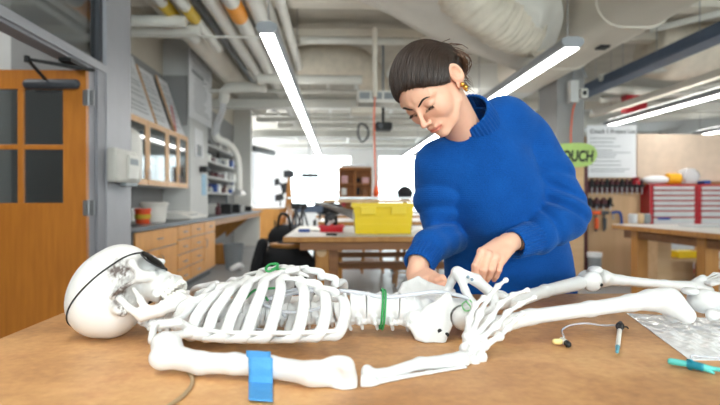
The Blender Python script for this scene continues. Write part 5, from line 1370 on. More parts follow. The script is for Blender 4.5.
# --- far leg
kf = V(.685, 1.505, .950)
def femf(P):
    d = np.linalg.norm(P-fc, axis=1)-.022
    t2 = fc+V(.035, .035, -.012); d = smin(d, rc(P, fc, t2, .013, .016), .01)
    d = smin(d, chain(P, [t2, t2*.6+kf*.4+V(0, 0, .004), t2*.15+kf*.85], [.018, .015, .019], .01), .014)
    d = smin(d, ell(P, kf+V(0, -.020, 0), (.028, .017, .028)), .012); d = smin(d, ell(P, kf+V(.005, .022, 0), (.028, .017, .026)), .012)
    hp = W(600, 282, 1.45)
    return d
sdfbone('femur', femf, [fc, kf], .0028)
MB().cyl(W(598.5, 284, 1.49)-V(0, .018, 0), W(598.5, 284, 1.49)+V(0, .0, 0), .0045).build('knee_bolt', M['dark'], SK, smooth=40)
sdfbone('patella', lambda P: ell(P, kf+V(.018, 0, .028), (.020, .021, .012)), [kf], .0022, .07)
tf, af = V(.735, 1.525, .952), W(690, 287, 1.545)
def tibf(P):
    d = ell(P, tf+V(-.002, 0, .002), (.022, .034, .022))
    d = smin(d, chain(P, [tf, tf*.8+af*.2, tf*.3+af*.7, af], [.021, .0135, .012, .017], .01), .012)
    return d
sdfbone('tibia', tibf, [tf, af], .0028)
MB().tube([tf+V(.01, .035, -.012), tf*.5+af*.5+V(0, .03, -.012), af+V(.004, .02, -.008)], [.010, .006, .009], n=8).build('fibula', B, SK, smooth=True)
# far foot: toes up, heel on the table edge
def foot(P):
    a = af
    d = ell(P, a+V(.022, .004, -.004), (.026, .018, .016)); d = smin(d, ell(P, a+V(.045, .006, -.010), (.028, .016, .014)), .008)
    d = smin(d, rc(P, a+V(.02, .012, .006), a+V(.05, .02, .02), .013, .012), .01)
    return d
sdfbone('ankle_bone', foot, [af], .0024, .1)
for k in range(5):
    a = af+V(.045, -.02+.012*k, .010); b_ = a+V(.06, -.02+.01*k, .012+.002*k)
    longbone(a, b_, .004, .0065).build('metatarsal', B, SK, smooth=True); longbone(b_, b_+V(.028, -.004, .002), .0035, .0052).build('phalanx', B, SK, smooth=True)
# --- clear tubes and cords through the chest
M['tubing'] = mat('clear tubing', (226, 230, 240), .15, alpha=.55, spec=.8)
def tb_(pts, r, name, m, lab, cat, g=None, n=8):
    return tag(MB().tube(pts, r, seg=10, n=n).build(name, m, smooth=True), lab, cat, g)
tb_([W(262, 300, 1.12), W(300, 292, 1.12), W(345, 291, 1.115), W(385, 297, 1.10), W(415, 294, 1.10), W(440, 292, 1.12), W(470, 300, 1.12), W(476, 318, 1.08)], .0042, 'clear_tube', M['tubing'], 'clear plastic tube running from the ribs over the spine to the hip', 'tube')
tb_([W(255, 300, 1.12), W(285, 312, 1.08), W(320, 308, 1.10), W(335, 296, 1.15), W(318, 288, 1.19), W(292, 290, 1.19), W(270, 300, 1.15), W(285, 316, 1.1)], .0035, 'clear_tube', M['tubing'], 'clear plastic tube coiled inside the lower rib cage', 'tube')
tb_([W(235, 322, 1.10), W(262, 330, 1.06), W(300, 332, 1.05), W(325, 326, 1.08), W(318, 316, 1.13), W(280, 312, 1.15)], .0030, 'clear_tube', M['tubing'], 'thin clear tube looped low between the near ribs', 'tube')
M['gstr'] = mat('green string', (52, 152, 84), .7, bump=.3, bscale=300)
def bow(c, sc, lab):
    t = thing('green_string', c, lab, 'string')
    MB().tube([c+V(*p)*sc for p in ((-.9, -.2, -.45), (-.45, -.1, -.02), (0, -.05, .05), (.5, -.05, .1), (1.1, 0, .12))], .0022, seg=8).build('string_end', M['gstr'], t, smooth=True)
    MB().tube([c+V(*p)*sc for p in ((0, -.1, .0), (.15, -.1, -.3), (.35, -.2, -.55))], .0022, seg=8).build('string_end', M['gstr'], t, smooth=True)
    MB().tube([c+V(*p)*sc for p in ((-.14, 0, 0), (0, -.14, .1), (.14, 0, .02), (0, .12, -.05))], .0026, seg=8, closed=True).ball(c, .13*sc).build('knot', M['gstr'], t, smooth=True)
    return t
bow(W(262, 290, 1.04), .032, 'green string tied in a knot around one near rib')
c = W(272, 269, 1.12)
t = thing('green_string', c, 'green string knotted on the breastbone at the top of the rib cage', 'string')
for k in range(4):
    a = .7*k; MB().tube([c+V(.012*math.cos(a+j*1.1), .01*math.sin(j+k), .007*math.sin(a+j*1.3)+.003) for j in range(6)], .0019, seg=8, closed=True).build('string_loop', M['gstr'], t, smooth=True)
MB().tube([c, c+V(.02, 0, -.001), c+V(.036, -.003, -.002)], .0019, seg=8).build('string_end', M['gstr'], t, smooth=True)
c = W(380, 308, YS)
lp = []
for k in range(20):
    a = 2*PI*k/20; lp.append(c+V(.003*math.sin(a)+.002, .034*math.cos(a), .036*math.sin(a)+(.002 if math.sin(a) > 0 else -.004)))
t = thing('green_band', c-V(0, 0, .04), 'green elastic band looped around the lower spine', 'band')
MB().tube(lp, .0021, seg=8, closed=True, n=2).build('band_loop', M['gstr'], t, smooth=True)
MB().tube([p+V(.005, -.001, -.002) for p in lp], .0022, seg=8, closed=True, n=2).build('band_loop', M['gstr'], t, smooth=True)
M['gstr2'] = mat('pale green string', (126, 196, 130), .7)
tb_([W(466, 301, 1.09), W(471, 308, 1.06), W(469, 316, 1.055), W(473, 322, 1.06), W(468, 333, 1.06)], .0016, 'pale_green_string', M['gstr2'], 'pale green thread hanging over the hip joint by the hand bones', 'string')
tb_([W(466, 301, 1.09), W(462, 305, 1.07), W(466, 311, 1.06), W(474, 307, 1.06), W(470, 300, 1.08)], .0014, 'pale_green_string', M['gstr2'], 'small pale green loop tied above the hip joint', 'string')
# --- blue tape over the humerus
hc = (h1*.25+h2*.75)
def tape(u, v):
    x0_ = W(249, 366, .85)[0]; wid = .036; x = x0_+wid*v
    prof = [(.075, -.026), (.030, -.026), (.026, -.010), (.0235, .004), (.016, .0185), (0, .0235), (-.016, .0180), (-.0235, .004), (-.0235, -.008), (-.026, -.0155), (-.038, -.0158), (-.10, -.0158)]
    prof = prof[2:]; q = u*(len(prof)-1); j = min(int(q), len(prof)-2); f = q-j
    yy = prof[j][0]*(1-f)+prof[j+1][0]*f; zz = prof[j][1]*(1-f)+prof[j+1][1]*f
    zc_ = np.interp(x, [h1[0], h2[0]], [h1[2], h2[2]]); yc_ = np.interp(x, [h1[0], h2[0]], [h1[1], h2[1]])
    z_ = max(zc_+zz, .9014); y_ = yc_+yy
    if u < .5: yy2 = yc_+yy
    return V((249+24*v-338-2*(u < .45))*y_/F, y_, z_)
M['tape'] = mat('blue tape', (74, 152, 214), .65, var=.03, bump=.2, bscale=120)
tag(MB().grid(tape, 60, 6).build('blue_tape', M['tape'], smooth=True, solid=.0006), 'light blue masking tape holding the upper arm bone to the table', 'tape')
# --- twine
tw = [W(186, 372, .87), W(190, 383, .8), W(186, 392, .8), W(176, 402, .78), W(172, 412, .76)]
tw = [V(p[0], p[1], .903) for p in [WZ(187, 372, .9), WZ(192, 380, .9), WZ(191, 388, .9), WZ(183, 398, .9), WZ(172, 406, .9), WZ(160, 414, .9)]]
tb_(tw, .0028, 'twine', mat('jute twine', (196, 168, 132), .9, bump=.8, bscale=500), 'short piece of pale twine curling from under the shoulder', 'twine')
# --- clear plastic bag
bp_ = [WZ(627, 314, .9), WZ(680, 310, .9), WZ(760, 324, .9), WZ(790, 360, .9), WZ(692, 360, .9), WZ(660, 336, .9)]
ctr = [WZ(626, 313.5, .9), WZ(770, 322, .9), WZ(800, 362, .9), WZ(690, 361, .9)]
def bagg(u, v):
    p = (ctr[0]*(1-u)+ctr[1]*u)*(1-v)+(ctr[3]*(1-u)+ctr[2]*u)*v
    e = min(u, 1-u, v, 1-v)*8
    z = .9015+min(1, e)*(.003+.0012*math.sin(37*u+9*v+2*math.sin(9*v))+.0011*math.sin(23*u-31*v+2)+.0007*math.sin(70*v+20*u)+.0006*math.sin(90*u-50*v))
    return V(p[0], p[1], max(z, .9012))
M['film'] = mat('milky film', (250, 251, 253), .2, alpha=.93, spec=.9, coat=.6, var=.03)
tag(MB().grid(bagg, 80, 60).build('plastic_bag', M['film'], smooth=True, solid=.0004), 'flat crinkled clear plastic bag under the near knee', 'bag')
# --- stopcock with tubing, probe
t = thing('stopcock', WZ(563, 347, .9), 'small stopcock with a yellow cap and black end on the table', 'stopcock')
c = WZ(564, 346, .9)+V(0, 0, .008)
MB().tube([c+V(-.008, .0, 0), c+V(-.016, .002, 0)], [.0055, .0055], smooth=False, seg=12).build('cap', mat('cream cap', (240, 220, 150), .5), t, smooth=40)
MB().tube([c+V(.001, .012, .001), c+V(.001, -.010, .0)], [.0048, .0055], smooth=False, seg=12).tube([c+V(-.009, 0, 0), c+V(.004, 0, 0)], .0035, smooth=False, seg=10).build('body', M['white'], t, smooth=40)
MB().tube([c+V(.001, -.011, 0), c+V(.001, -.016, -.001)], .0060, smooth=False, seg=12).build('valve_end', M['dark'], t, smooth=40)
z9 = .9035
lv = lambda px, py, z=z9: WZ(px, py, .9)*V(1, 1, 0)+V(0, 0, z)
tb_([lv(564, 342, .909), lv(562, 332), lv(570, 327), lv(585, 325), lv(603, 327), lv(617, 329, .908)], .0022, 'thin_tube', M['tubing'], 'thin clear tube linking the stopcock and the black-topped probe', 'tube')
t = thing('probe', WZ(619, 340, .9), 'white probe with black connector and blue tip on the table', 'probe')
a, b_ = lv(620, 331, .909), lv(617, 356, .907)
d_ = b_-a
MB().tube([a+d_*.12, a+d_*.82], [.0045, .0040], smooth=False, seg=14).build('shaft', M['white'], t, smooth=40)
MB().tube([a+d_*.82, b_], [.0040, .0028], smooth=False, seg=14).build('tip', mat('blue tip', (90, 160, 180), .5), t, smooth=40)
MB().tube([a-d_*.16, a+d_*.0, a+d_*.16], [.005, .0062, .0055], seg=14).lathe(a-d_*.02, [(.0085, -.002), (.0085, .003)], seg=14, axis='y').build('connector', M['dark'], t, smooth=40)
MB().tube([a+V(.004, 0, 0), a+V(.012, -.004, 0), a+V(.016, -.002, -.003)], .0016, seg=6).build('clip', M['dark'], t)
t = thing('teal_connector', lv(695, 370), 'teal plastic tube connector at the lower right of the table', 'connector')
M['teal'] = mat('teal plastic', (92, 196, 190), .4); M['teal2'] = mat('deep teal plastic', (20, 136, 160), .35)
a, b_, c_, d_ = lv(671, 367, .909), lv(690, 370, .909), lv(702, 373, .909), lv(728, 376, .908)
MB().tube([a, b_], [.0056, .0048], smooth=False, seg=14).build('sleeve', M['teal'], t, smooth=40)
MB().tube([b_, c_], [.0066, .0062], smooth=False, seg=14).lathe(b_, [(.0085, -.002), (.0085, .002)], axis='x', seg=14).build('collar', M['teal2'], t, smooth=40)
MB().tube([c_, (c_+d_)/2, d_], [.0060, .0035, .0032], seg=14).tube([c_+V(0, -.002, -.001), c_+V(.010, -.012, -.005)], [.004, .002], smooth=False, seg=8).build('nozzle', M['teal'], t, smooth=40)
tb_([lv(691, 366, .910), lv(692, 361, .909), lv(700, 360.5, .907), lv(730, 362, .905)], .0020, 'thin_tube', M['tubing'], 'thin clear tube leading from the teal connector under the bag', 'tube')
# ------------------------------------------------------------------ the woman
def skinmat():
    m = mat('skin', (230, 180, 154), .5, var=.03, scale=40, sss=.15, vcol=True, bump=.06, bscale=900); return m
M['skin'] = skinmat()
fwd = nrm(V(-.269, -.655, -.696)-.20*V(.65, -.66, .37)); up_ = V(-.68, -.38, .62); up_ = nrm(up_-fwd*np.dot(up_, fwd)); lef = np.cross(up_, fwd)
HR = np.stack([fwd, lef, up_], 1)
HS = .95
eyem = W(418.5, 108.5, 1.345)
HO = eyem-fwd*.080*HS
def hd(p): return HO+HR@(np.array(p, float)*HS)
neck_lo, neck_hi = V(.375, 1.575, 1.325), hd((-.030, 0, -.055))
EARR = np.array([[math.cos(.45), math.sin(.45), 0], [-math.sin(.45), math.cos(.45), 0], [0, 0, 1]])
def head_f(Pw):
    P = (Pw-HO)@HR/HS; Q = sym(P)
    d = ell(P, (-.012, 0, .027), (.094, .074, .079))
    d = smin(d, ell(P, (.030, 0, -.025), (.052, .058, .070)), .03)
    d = smin(d, chain(Q, [(-.012, .054, -.040), (.004, .050, -.066), (.040, .030, -.088), (.066, .008, -.096)], [.014, .013, .014, .014], .01), .022)
    d = smin(d, ell(P, (.073, 0, -.097), (.012, .014, .012)), .012)                # chin
    d = smin(d, ell(Q, (.052, .038, -.034), (.024, .020, .024)), .02)              # cheek
    d = smin(d, ell(P, (.070, 0, -.066), (.018, .026, .022)), .014)                # mouth mound
    d = smin(d, rc(Q, (.076, .012, .017), (.062, .046, .016), .010, .009), .012)   # brow
    d = smax(d, -ell(Q, (.096, .031, -.003), (.018, .016, .010)), .010)            # socket
    d = smin(d, ell(Q, (.070, .031, -.003), (.0135, .0145, .0125)), .003)          # lid over the eye
    lid = np.abs(P[:, 2]+.008+.10*(Q[:, 1]-.031)**2*60)
    d = d+np.exp(-(lid/.0011)**2)*.0016*np.exp(-((Q[:, 1]-.031)/.013)**4)*(P[:, 0] > .06)
    crz = np.abs(P[:, 2]-.006); d = d+np.exp(-(crz/.0012)**2)*.0008*np.exp(-((Q[:, 1]-.031)/.012)**4)*(P[:, 0] > .06)
    d = smin(d, chain(P, [(.082, 0, .010), (.094, 0, -.014), (.106, 0, -.034)], [.0055, .0062, .0075], .004), .009)
    d = smin(d, ell(P, (.107, 0, -.036), (.0085, .009, .0075)), .005)
    d = smin(d, ell(Q, (.096, .0115, -.039), (.0095, .0058, .0065)), .004)
    d = smax(d, -ell(Q, (.101, .006, -.0445), (.005, .0032, .003)), .002)
    d = smin(d, chain(Q, [(.080, .023, -.0665), (.089, .010, -.0630), (.0915, 0, -.0640)], [.0028, .0048, .0048], .003), .004)
    d = smin(d, chain(Q, [(.080, .021, -.0690), (.087, .010, -.0730), (.0885, 0, -.0738)], [.0028, .0054, .0058], .003), .004)
    ml = np.abs(P[:, 2]+.0682+.04*Q[:, 1]); d = d+np.exp(-(ml/.0010)**2)*.0022*(Q[:, 1] < .024)*(P[:, 0] > .06)
    # ears
    er = ell(Q, (-.018, .0835, -.006), (.0195, .0065, .030), EARR); er = smax(er, -ell(Q, (-.015, .0905, -.003), (.0120, .0085, .020), EARR), .0015)
    er = smin(er, ell(Q, (-.006, .077, -.034), (.009, .005, .010)), .004); d = smin(d, er, .005)
    dn = rc(Pw, neck_hi, neck_lo, .047, .053)
    d = smin(d*HS, dn, .022)
    return d
def head_c(Pw):
    P = (Pw-HO)@HR/HS; Q = sym(P)
    c = np.ones((len(P), 3))
    def tint(w, col):
        nonlocal c
        w = np.clip(w, 0, 1)[:, None]; c = c*(1-w)+c*w*np.array(col)
    fr = (P[:, 0] > .055)
    lipz = np.where(P[:, 2] > -.0682, (P[:, 2]+.0682)/.0075, (-.0682-P[:, 2])/.0105)
    wid_ = .0245-.2*np.abs(P[:, 2]+.068)
    tint(fr*np.clip(1.25-lipz, 0, 1)*np.clip((wid_-Q[:, 1])/.003, 0, 1)*1.2, (.80, .48, .48))
    tint(np.exp(-(((Q-V(.055, .042, -.034))/V(.03, .018, .018))**2).sum(1))*.5, (1.0, .86, .84))
    tint(np.exp(-(((P-V(.108, 0, -.038))/V(.014, .014, .012))**2).sum(1))*.5, (1.0, .82, .80))
    tint(np.exp(-(((Q-V(-.012, .08, -.01))/V(.02, .012, .03))**2).sum(1))*.5, (1.0, .78, .74))
    lash = np.abs(P[:, 2]+.0092+.10*(Q[:, 1]-.031)**2*60)
    tint(np.exp(-(lash/.0011)**2)*np.exp(-((Q[:, 1]-.031)/.0135)**6)*fr*.95, (.13, .09, .08))
    tint(np.exp(-((P[:, 2]-.001)/.008)**2)*np.exp(-((Q[:, 1]-.031)/.016)**4)*fr*.4, (.82, .70, .68))
    tint(np.exp(-(np.abs(P[:, 2]+.0682+.04*Q[:, 1])/.0009)**2)*fr*(Q[:, 1] < .022)*.8, (.5, .3, .3))
    mole = np.exp(-(((P-V(.062, .047, -.035))/.0016)**2).sum(1)); tint(mole*.6, (.6, .45, .4))
    return c
head = sdf_mb(head_f, np.minimum(HO, neck_lo)-.13, np.maximum(HO, neck_lo)+.15, .0024, head_c)
# --- hands
def knuck(P, c, r): return ell(P, c, (r, r, r))
Lw_, Rw_ = V(.452, 1.425, 1.082), V(.212, 1.425, 1.012)
def finger(P, pts, r0, k=.0025):
    n = len(pts)-1; rr = [r0, r0*.96, r0*.90, r0*.74][:n+1]
    return chain(P, pts, rr, k)
LM = [W(481.5, 252.5, 1.352), W(488, 255.5, 1.345), W(495, 258, 1.350), W(501.5, 260.5, 1.362)]
LP = [W(475.5, 266, 1.325), W(483.5, 269.5, 1.322), W(491.5, 269.5, 1.330), W(498.5, 270, 1.345)]
LD = [W(475, 274, 1.33), W(481.5, 277.5, 1.335), W(489, 276, 1.345), W(496, 276, 1.358)]
LT_ = [W(478, 281, 1.338), W(480.5, 282, 1.348), W(487, 280, 1.36), W(494, 279.5, 1.37)]
lwb = W(503, 243.5, 1.40)
def lhand(P):
    d = None
    for i in range(4):
        e = rc(P, lwb+V(-.012+.009*i, 0, -.004*i)*1.0, LM[i], .0165, .0118); d = e if d is None else smin(d, e, .008)
    d = smin(d, rc(P, W(506, 245, 1.41), W(494, 262, 1.375), .018, .013), .012)
    d = smin(d, chain(P, [W(508, 242, 1.415), W(524, 240, 1.455), W(540, 238, 1.49)], [.0235, .0250, .026], .01), .016)
    for i in range(4):
        e = finger(P, [LM[i], LP[i], LD[i], LT_[i]], [.0100, .0102, .0096, .0086][i]); d = smin(d, e, .0035)
        d = smin(d, ell(P, LM[i]+V(0, -.002, .003), (.0102,)*3), .004)
    th_ = finger(P, [W(500, 255, 1.40), W(489, 266, 1.378), W(482, 277, 1.362), W(479, 282, 1.348)], .0118)
    return smin(d, th_, .006)
def hand_c(P):
    c = np.ones((len(P), 3))
    for k_ in LM+LP+LT_+RP_+RT_:
        w = np.exp(-((P-k_)**2).sum(1)/.010**2)[:, None]*.45; c = c*(1-w)+c*w*np.array((1., .80, .78))
    return c
RM = [W(428, 279, 1.345), W(424, 284, 1.33), W(420, 288, 1.33), W(415, 290, 1.345)]
RP_ = [W(437, 281, 1.315), W(434, 288, 1.30), W(430, 292, 1.30), W(425, 295, 1.315)]
RD_ = [W(442, 278, 1.31), W(440, 286, 1.29), W(437, 290, 1.29), W(432, 294, 1.30)]
RT_ = [W(445.5, 282, 1.305), W(444.5, 284, 1.288), W(441, 288, 1.283), W(436, 293, 1.29)]
def rhand(P):
    d = None
    for i in range(4):
        e = rc(P, W(417, 272, 1.405)+V(.008-.006*i, 0, -.003*i), RM[i], .0165, .0120); d = e if d is None else smin(d, e, .008)
    d = smin(d, chain(P, [W(418, 268, 1.41), W(420, 258, 1.45), W(436, 238, 1.55)], [.026, .028, .036], .01), .016)
    for i in range(4):
        e = finger(P, [RM[i], RP_[i], RD_[i], RT_[i]], [.0098, .0100, .0095, .0085][i]); d = smin(d, e, .003)
    th_ = finger(P, [W(424, 270, 1.385), W(433, 275, 1.35), W(438, 278, 1.33), W(440.5, 281, 1.315)], .0112)
    return smin(d, th_, .006)
lh = sdf_mb(lhand, V(.28, 1.27, .93), V(.72, 1.62, 1.20), .0020, hand_c)
rh = sdf_mb(rhand, V(.13, 1.22, .90), V(.40, 1.60, 1.13), .0020, hand_c)
# --- trunk, arms and legs under the clothes
hipc = V(.55, 1.80, .90)
shL, shR = V(.562, 1.65, 1.340), V(.285, 1.545, 1.265)
elL, elR = V(.632, 1.545, 1.125), V(.306, 1.60, 1.075)
def body_f(P):
    d = chain(P, [hipc, V(.52, 1.74, 1.08), V(.45, 1.65, 1.24), neck_lo], [.125, .105, .11, .06], .04)
    d = smin(d, chain(P, [shR, V(.43, 1.60, 1.30), shL], [.05, .07, .05], .03), .03)
    d = smin(d, chain(P, [shL, elL, W(546, 238, 1.50)], [.045, .034, .020], .01), .02)
    d = smin(d, chain(P, [shR, elR, W(430, 247, 1.49)], [.045, .034, .020], .01), .02)
    for sx, kx in ((-1, .02), (1, -.01)):
        h = hipc+V(sx*.085, .0, -.02); d = smin(d, chain(P, [h, V(h[0]+kx, 1.76, .48), V(h[0]+kx, 1.82, .09)], [.085, .056, .040], .02), .04)
        d = smin(d, rc(P, V(h[0]+kx, 1.84, .045), V(h[0]+kx+sx*.01, 1.66, .035), .04, .032), .02)
    return d
bd = sdf_mb(body_f, V(.15, 1.35, 0), V(.80, 2.0, 1.45), .010); bd.c = np.ones((len(bd.v), 3))
allb = MB()
for q in (head, lh, rh, bd): allb.add(q.v, q.f)
allb.c = np.vstack([head.c, lh.c, rh.c, bd.c])
PER = allb.build('person', M['skin'], None, loc=(.55, 1.8, .003), smooth=True)
tag(PER, 'person with dark tied-back hair in a blue knitted sweater leaning over the skeleton', 'person')
# --- sweater
def fold(P, a, b, amp, f, ph=0):
    a = np.array(a); b = np.array(b); d = nrm(b-a); t = (P-a)@d
    return amp*np.sin(t*f+ph)
CUFL0, CUFL1 = W(520, 242, 1.443), W(537, 236, 1.478)
CUFR0, CUFR1 = W(421, 260, 1.440), W(430, 246, 1.487)
def sweater_f(P):
    R = frame(V(.15, .0, .0)+V(.85, .38, .18)); 
    tz = np.clip((P[:, 2]-.84)/.5, 0, 1)
    # trunk: wide flattened tube following the lean
    cx = .560-.135*tz**1.3; cy = 1.775-.165*tz**1.25
    rx = .232-.030*tz-.03*np.clip(tz-.75, 0, 1)*4*.6; ry = .150-.012*tz
    yawr = .38
    dx, dy = P[:, 0]-cx, P[:, 1]-cy
    u = dx*math.cos(yawr)+dy*math.sin(yawr); v = -dx*math.sin(yawr)+dy*math.cos(yawr)
    k0 = np.sqrt((u/rx)**2+(v/ry)**2); k1 = np.sqrt((u/rx**2)**2+(v/ry**2)**2)
    d = k0*(k0-1)/np.maximum(k1, 1e-6)
    d = smax(d, .835-P[:, 2], .02); d = smax(d, P[:, 2]-1.30, .08)
    d = smin(d, chain(P, [shR+V(.02, .01, .0), V(.42, 1.585, 1.300), shL+V(-.03, 0, .0)], [.080, .092, .084], .04), .05)
    d = smin(d, chain(P, [V(.41, 1.58, 1.345), V(.480, 1.61, 1.385), V(.535, 1.64, 1.365)], [.080, .080, .078], .03), .03)
    d = smin(d, ell(P, (.45, 1.58, 1.17), (.14, .12, .13)), .05)
    d = smin(d, rc(P, V(.385, 1.56, 1.335), V(.36, 1.535, 1.372), .074, .063), .03)
    # arms
    a1 = chain(P, [shL+V(.0, 0, -.005), (shL+elL)/2+V(.004, 0, .0), elL+V(-.006, 0, .01)], [.083, .078, .073], .02)
    a1 = smin(a1, chain(P, [elL+V(-.006, 0, .005), (elL*.45+CUFL1*.55)+V(0, 0, .006), CUFL1, CUFL0*.5+CUFL1*.5], [.074, .064, .050, .044], .01), .025)
    b1 = chain(P, [shR, (shR+elR)/2+V(-.010, .0, 0), elR+V(.010, 0, .005)], [.074, .069, .062], .02)
    b1 = smin(b1, chain(P, [elR+V(.01, 0, .0), elR*.45+CUFR1*.55+V(.008, 0, .004), CUFR1, CUFR0*.5+CUFR1*.5], [.062, .056, .047, .042], .01), .02)
    # folds
    def band(c, n, s, amp, w):
        t = (P-np.array(c))@nrm(n); return amp*np.exp(-(t/w)**2)
    fl = 0.
    for c, n, amp, w, rad in ((elL+V(-.03, -.05, .03), (.5, .2, .9), .016, .013, .10), (elL+V(-.02, -.05, .075), (.45, .1, .9), .015, .012, .11), (elL+V(0, -.05, .125), (.2, .1, 1), .009, .012, .10), (elL+V(-.07, -.06, -.015), (.85, .2, .4), .012, .011, .09), (elL+V(-.12, -.08, -.02), (.9, .3, .2), .008, .010, .08)):
        fl = fl+amp*np.exp(-(((P-c)@nrm(n))/w)**2)*np.exp(-((P-c)**2).sum(1)/rad**2)
    a1 = a1+fl
    fr_ = 0.
    for c, n, amp, w, rad in ((elR+V(-.02, -.05, .02), (-.2, .3, .95), .014, .011, .08), (elR+V(-.03, -.05, -.025), (-.4, .3, .8), .012, .010, .08), (elR+V(-.02, -.05, .065), (0, .3, 1), .011, .011, .09), (elR+V(-.02, -.05, .115), (.2, .3, 1), .008, .011, .09)):
        fr_ = fr_+amp*np.exp(-(((P-c)@nrm(n))/w)**2)*np.exp(-((P-c)**2).sum(1)/rad**2)
    b1 = b1+fr_
    d = d+.005*np.sin(P[:, 0]*26+P[:, 2]*17+1.)*np.exp(-((P[:, 2]-1.0)/.16)**2)+.004*np.sin(P[:, 0]*38-P[:, 2]*30)*np.exp(-((P[:, 2]-1.12)/.1)**2)
    d = smin(d, a1, .014); d = smin(d, b1, .007)
    # neck opening
    d = smax(d, -rc(P, V(.375, 1.555, 1.37), neck_hi+V(-.02, -.03, .03), .056, .060), .006)
    return d
def knit():
    m, nt, b = newmat('blue knit'); N, L = nt.nodes, nt.links
    tc = N.new('ShaderNodeTexCoord')
    n1 = N.new('ShaderNodeTexNoise'); n1.inputs['Scale'].default_value = 14; n1.inputs['Detail'].default_value = 4; L.new(tc.outputs['Object'], n1.inputs['Vector'])
    rp = N.new('ShaderNodeValToRGB'); L.new(n1.outputs[0], rp.inputs[0]); rp.color_ramp.elements[0].position = .3; rp.color_ramp.elements[1].position = .7
    rp.color_ramp.elements[0].color = (*lin((10, 68, 140)), 1); rp.color_ramp.elements[1].color = (*lin((16, 80, 158)), 1)
    n2 = N.new('ShaderNodeTexNoise'); n2.inputs['Scale'].default_value = 320; n2.inputs['Detail'].default_value = 3; L.new(tc.outputs['Object'], n2.inputs['Vector'])
    mx = N.new('ShaderNodeMixRGB'); mx.blend_type = 'OVERLAY'; mx.inputs[0].default_value = .35; L.new(rp.outputs[0], mx.inputs[1]); L.new(n2.outputs[0], mx.inputs[2]); L.new(mx.outputs[0], b.inputs['Base Color'])
    wv = N.new('ShaderNodeTexWave'); wv.inputs['Scale'].default_value = 60; wv.inputs['Distortion'].default_value = 2.5; wv.inputs['Detail'].default_value = 2; wv.bands_direction = 'Z'; L.new(tc.outputs['Object'], wv.inputs['Vector'])
    ad = N.new('ShaderNodeMath'); ad.operation = 'MULTIPLY_ADD'; ad.inputs[1].default_value = .25; L.new(wv.outputs['Fac'], ad.inputs[0]); L.new(n2.outputs[0], ad.inputs[2])
    bp = N.new('ShaderNodeBump'); bp.inputs['Strength'].default_value = .5; bp.inputs['Distance'].default_value = .004; L.new(ad.outputs[0], bp.inputs['Height']); L.new(bp.outputs[0], b.inputs['Normal'])
    b.inputs['Roughness'].default_value = .95; b.inputs['Specular IOR Level'].default_value = .15
    b.inputs['Sheen Weight'].default_value = .25; b.inputs['Sheen Roughness'].default_value = .4; b.inputs['Sheen Tint'].default_value = (.3, .55, 1, 1)
    return m
M['knit'] = knit()
SW = sdf_mb(sweater_f, V(.14, 1.34, .82), V(.86, 2.02, 1.46), .0048).build('sweater', M['knit'], PER, smooth=True, label='blue knitted sweater')
def ribbed(path, radii, n, amp, name, fl=1., seg=132):
    """short ribbed tube (cuff, collar): path of centres, ribs along it."""
    path = [np.array(p) for p in path]; vs = []; fs = []
    cp = catmull(path, 5); rr = np.interp(np.linspace(0, len(path)-1, len(cp)), range(len(path)), radii)
    u = None; K = len(cp)
    for i, c in enumerate(cp):
        t = nrm(cp[min(i+1, K-1)]-cp[max(i-1, 0)]); u = nrm((V(0, 0, 1) if u is None else u)-t*np.dot(V(0, 0, 1) if u is None else u, t)); w = np.cross(t, u)
        for k in range(seg):
            a = 2*PI*k/seg; r = rr[i]+amp*math.cos(n*a); vs.append(c+u*r*math.cos(a)*fl+w*r*math.sin(a))
    for i in range(K-1):
        for k in range(seg): fs.append((i*seg+k, i*seg+(k+1) % seg, (i+1)*seg+(k+1) % seg, (i+1)*seg+k))
    return MB().add(vs, fs).build(name, M['knit'], SW, smooth=True, solid=.0045)
ax = nrm(CUFL0-CUFL1); ribbed([CUFL1-ax*.006, CUFL1+ax*.012, CUFL0, CUFL0+ax*.022, CUFL0+ax*.026], [.050, .0465, .0435, .0415, .037], 30, .0018, 'cuff', .92)
ax = nrm(CUFR0-CUFR1); ribbed([CUFR1-ax*.006, CUFR1+ax*.012, CUFR0, CUFR0+ax*.018, CUFR0+ax*.022], [.047, .044, .0420, .0395, .036], 30, .0017, 'cuff', .95)
nax = nrm(neck_hi-neck_lo)
c0 = V(.388, 1.566, 1.348); c1 = V(.364, 1.535, 1.382); c2 = V(.343, 1.508, 1.403)
ribbed([c0, c1, c2, c2+nrm(c2-c1)*.006], [.084, .076, .0705, .065], 40, .0020, 'collar', .95, 184)
# --- trousers and shoes
def trou(P):
    d = chain(P, [hipc+V(-.07, 0, -.02), hipc+V(.07, 0, -.02)], [.125, .125], .02)
    for sx, kx in ((-1, .02), (1, -.01)):
        h = hipc+V(sx*.085, .0, -.02); d = smin(d, chain(P, [h, V(h[0]+kx, 1.76, .48), V(h[0]+kx, 1.82, .13)], [.110, .080, .070], .02), .03)
    return smax(d, .10-P[:, 2], .01)
sdf_mb(trou, V(.25, 1.55, .05), V(.85, 2.02, 1.05), .010).build('trousers', M['fabric'], PER, smooth=True, label='black trousers')
for sx, kx in ((-1, .02), (1, -.01)):
    h = hipc+V(sx*.085, 0, 0)
    fsh = lambda P: smax(smin(rc(P, V(h[0]+kx, 1.85, .05), V(h[0]+kx+sx*.01, 1.65, .04), .052, .042), rc(P, V(h[0]+kx, 1.83, .06), V(h[0]+kx, 1.82, .12), .05, .05), .03), .002-P[:, 2], .004)
    sdf_mb(fsh, V(h[0]-.12, 1.55, -.02), V(h[0]+.12, 1.95, .2), .006).build('shoe', M['dark'], PER, smooth=True)
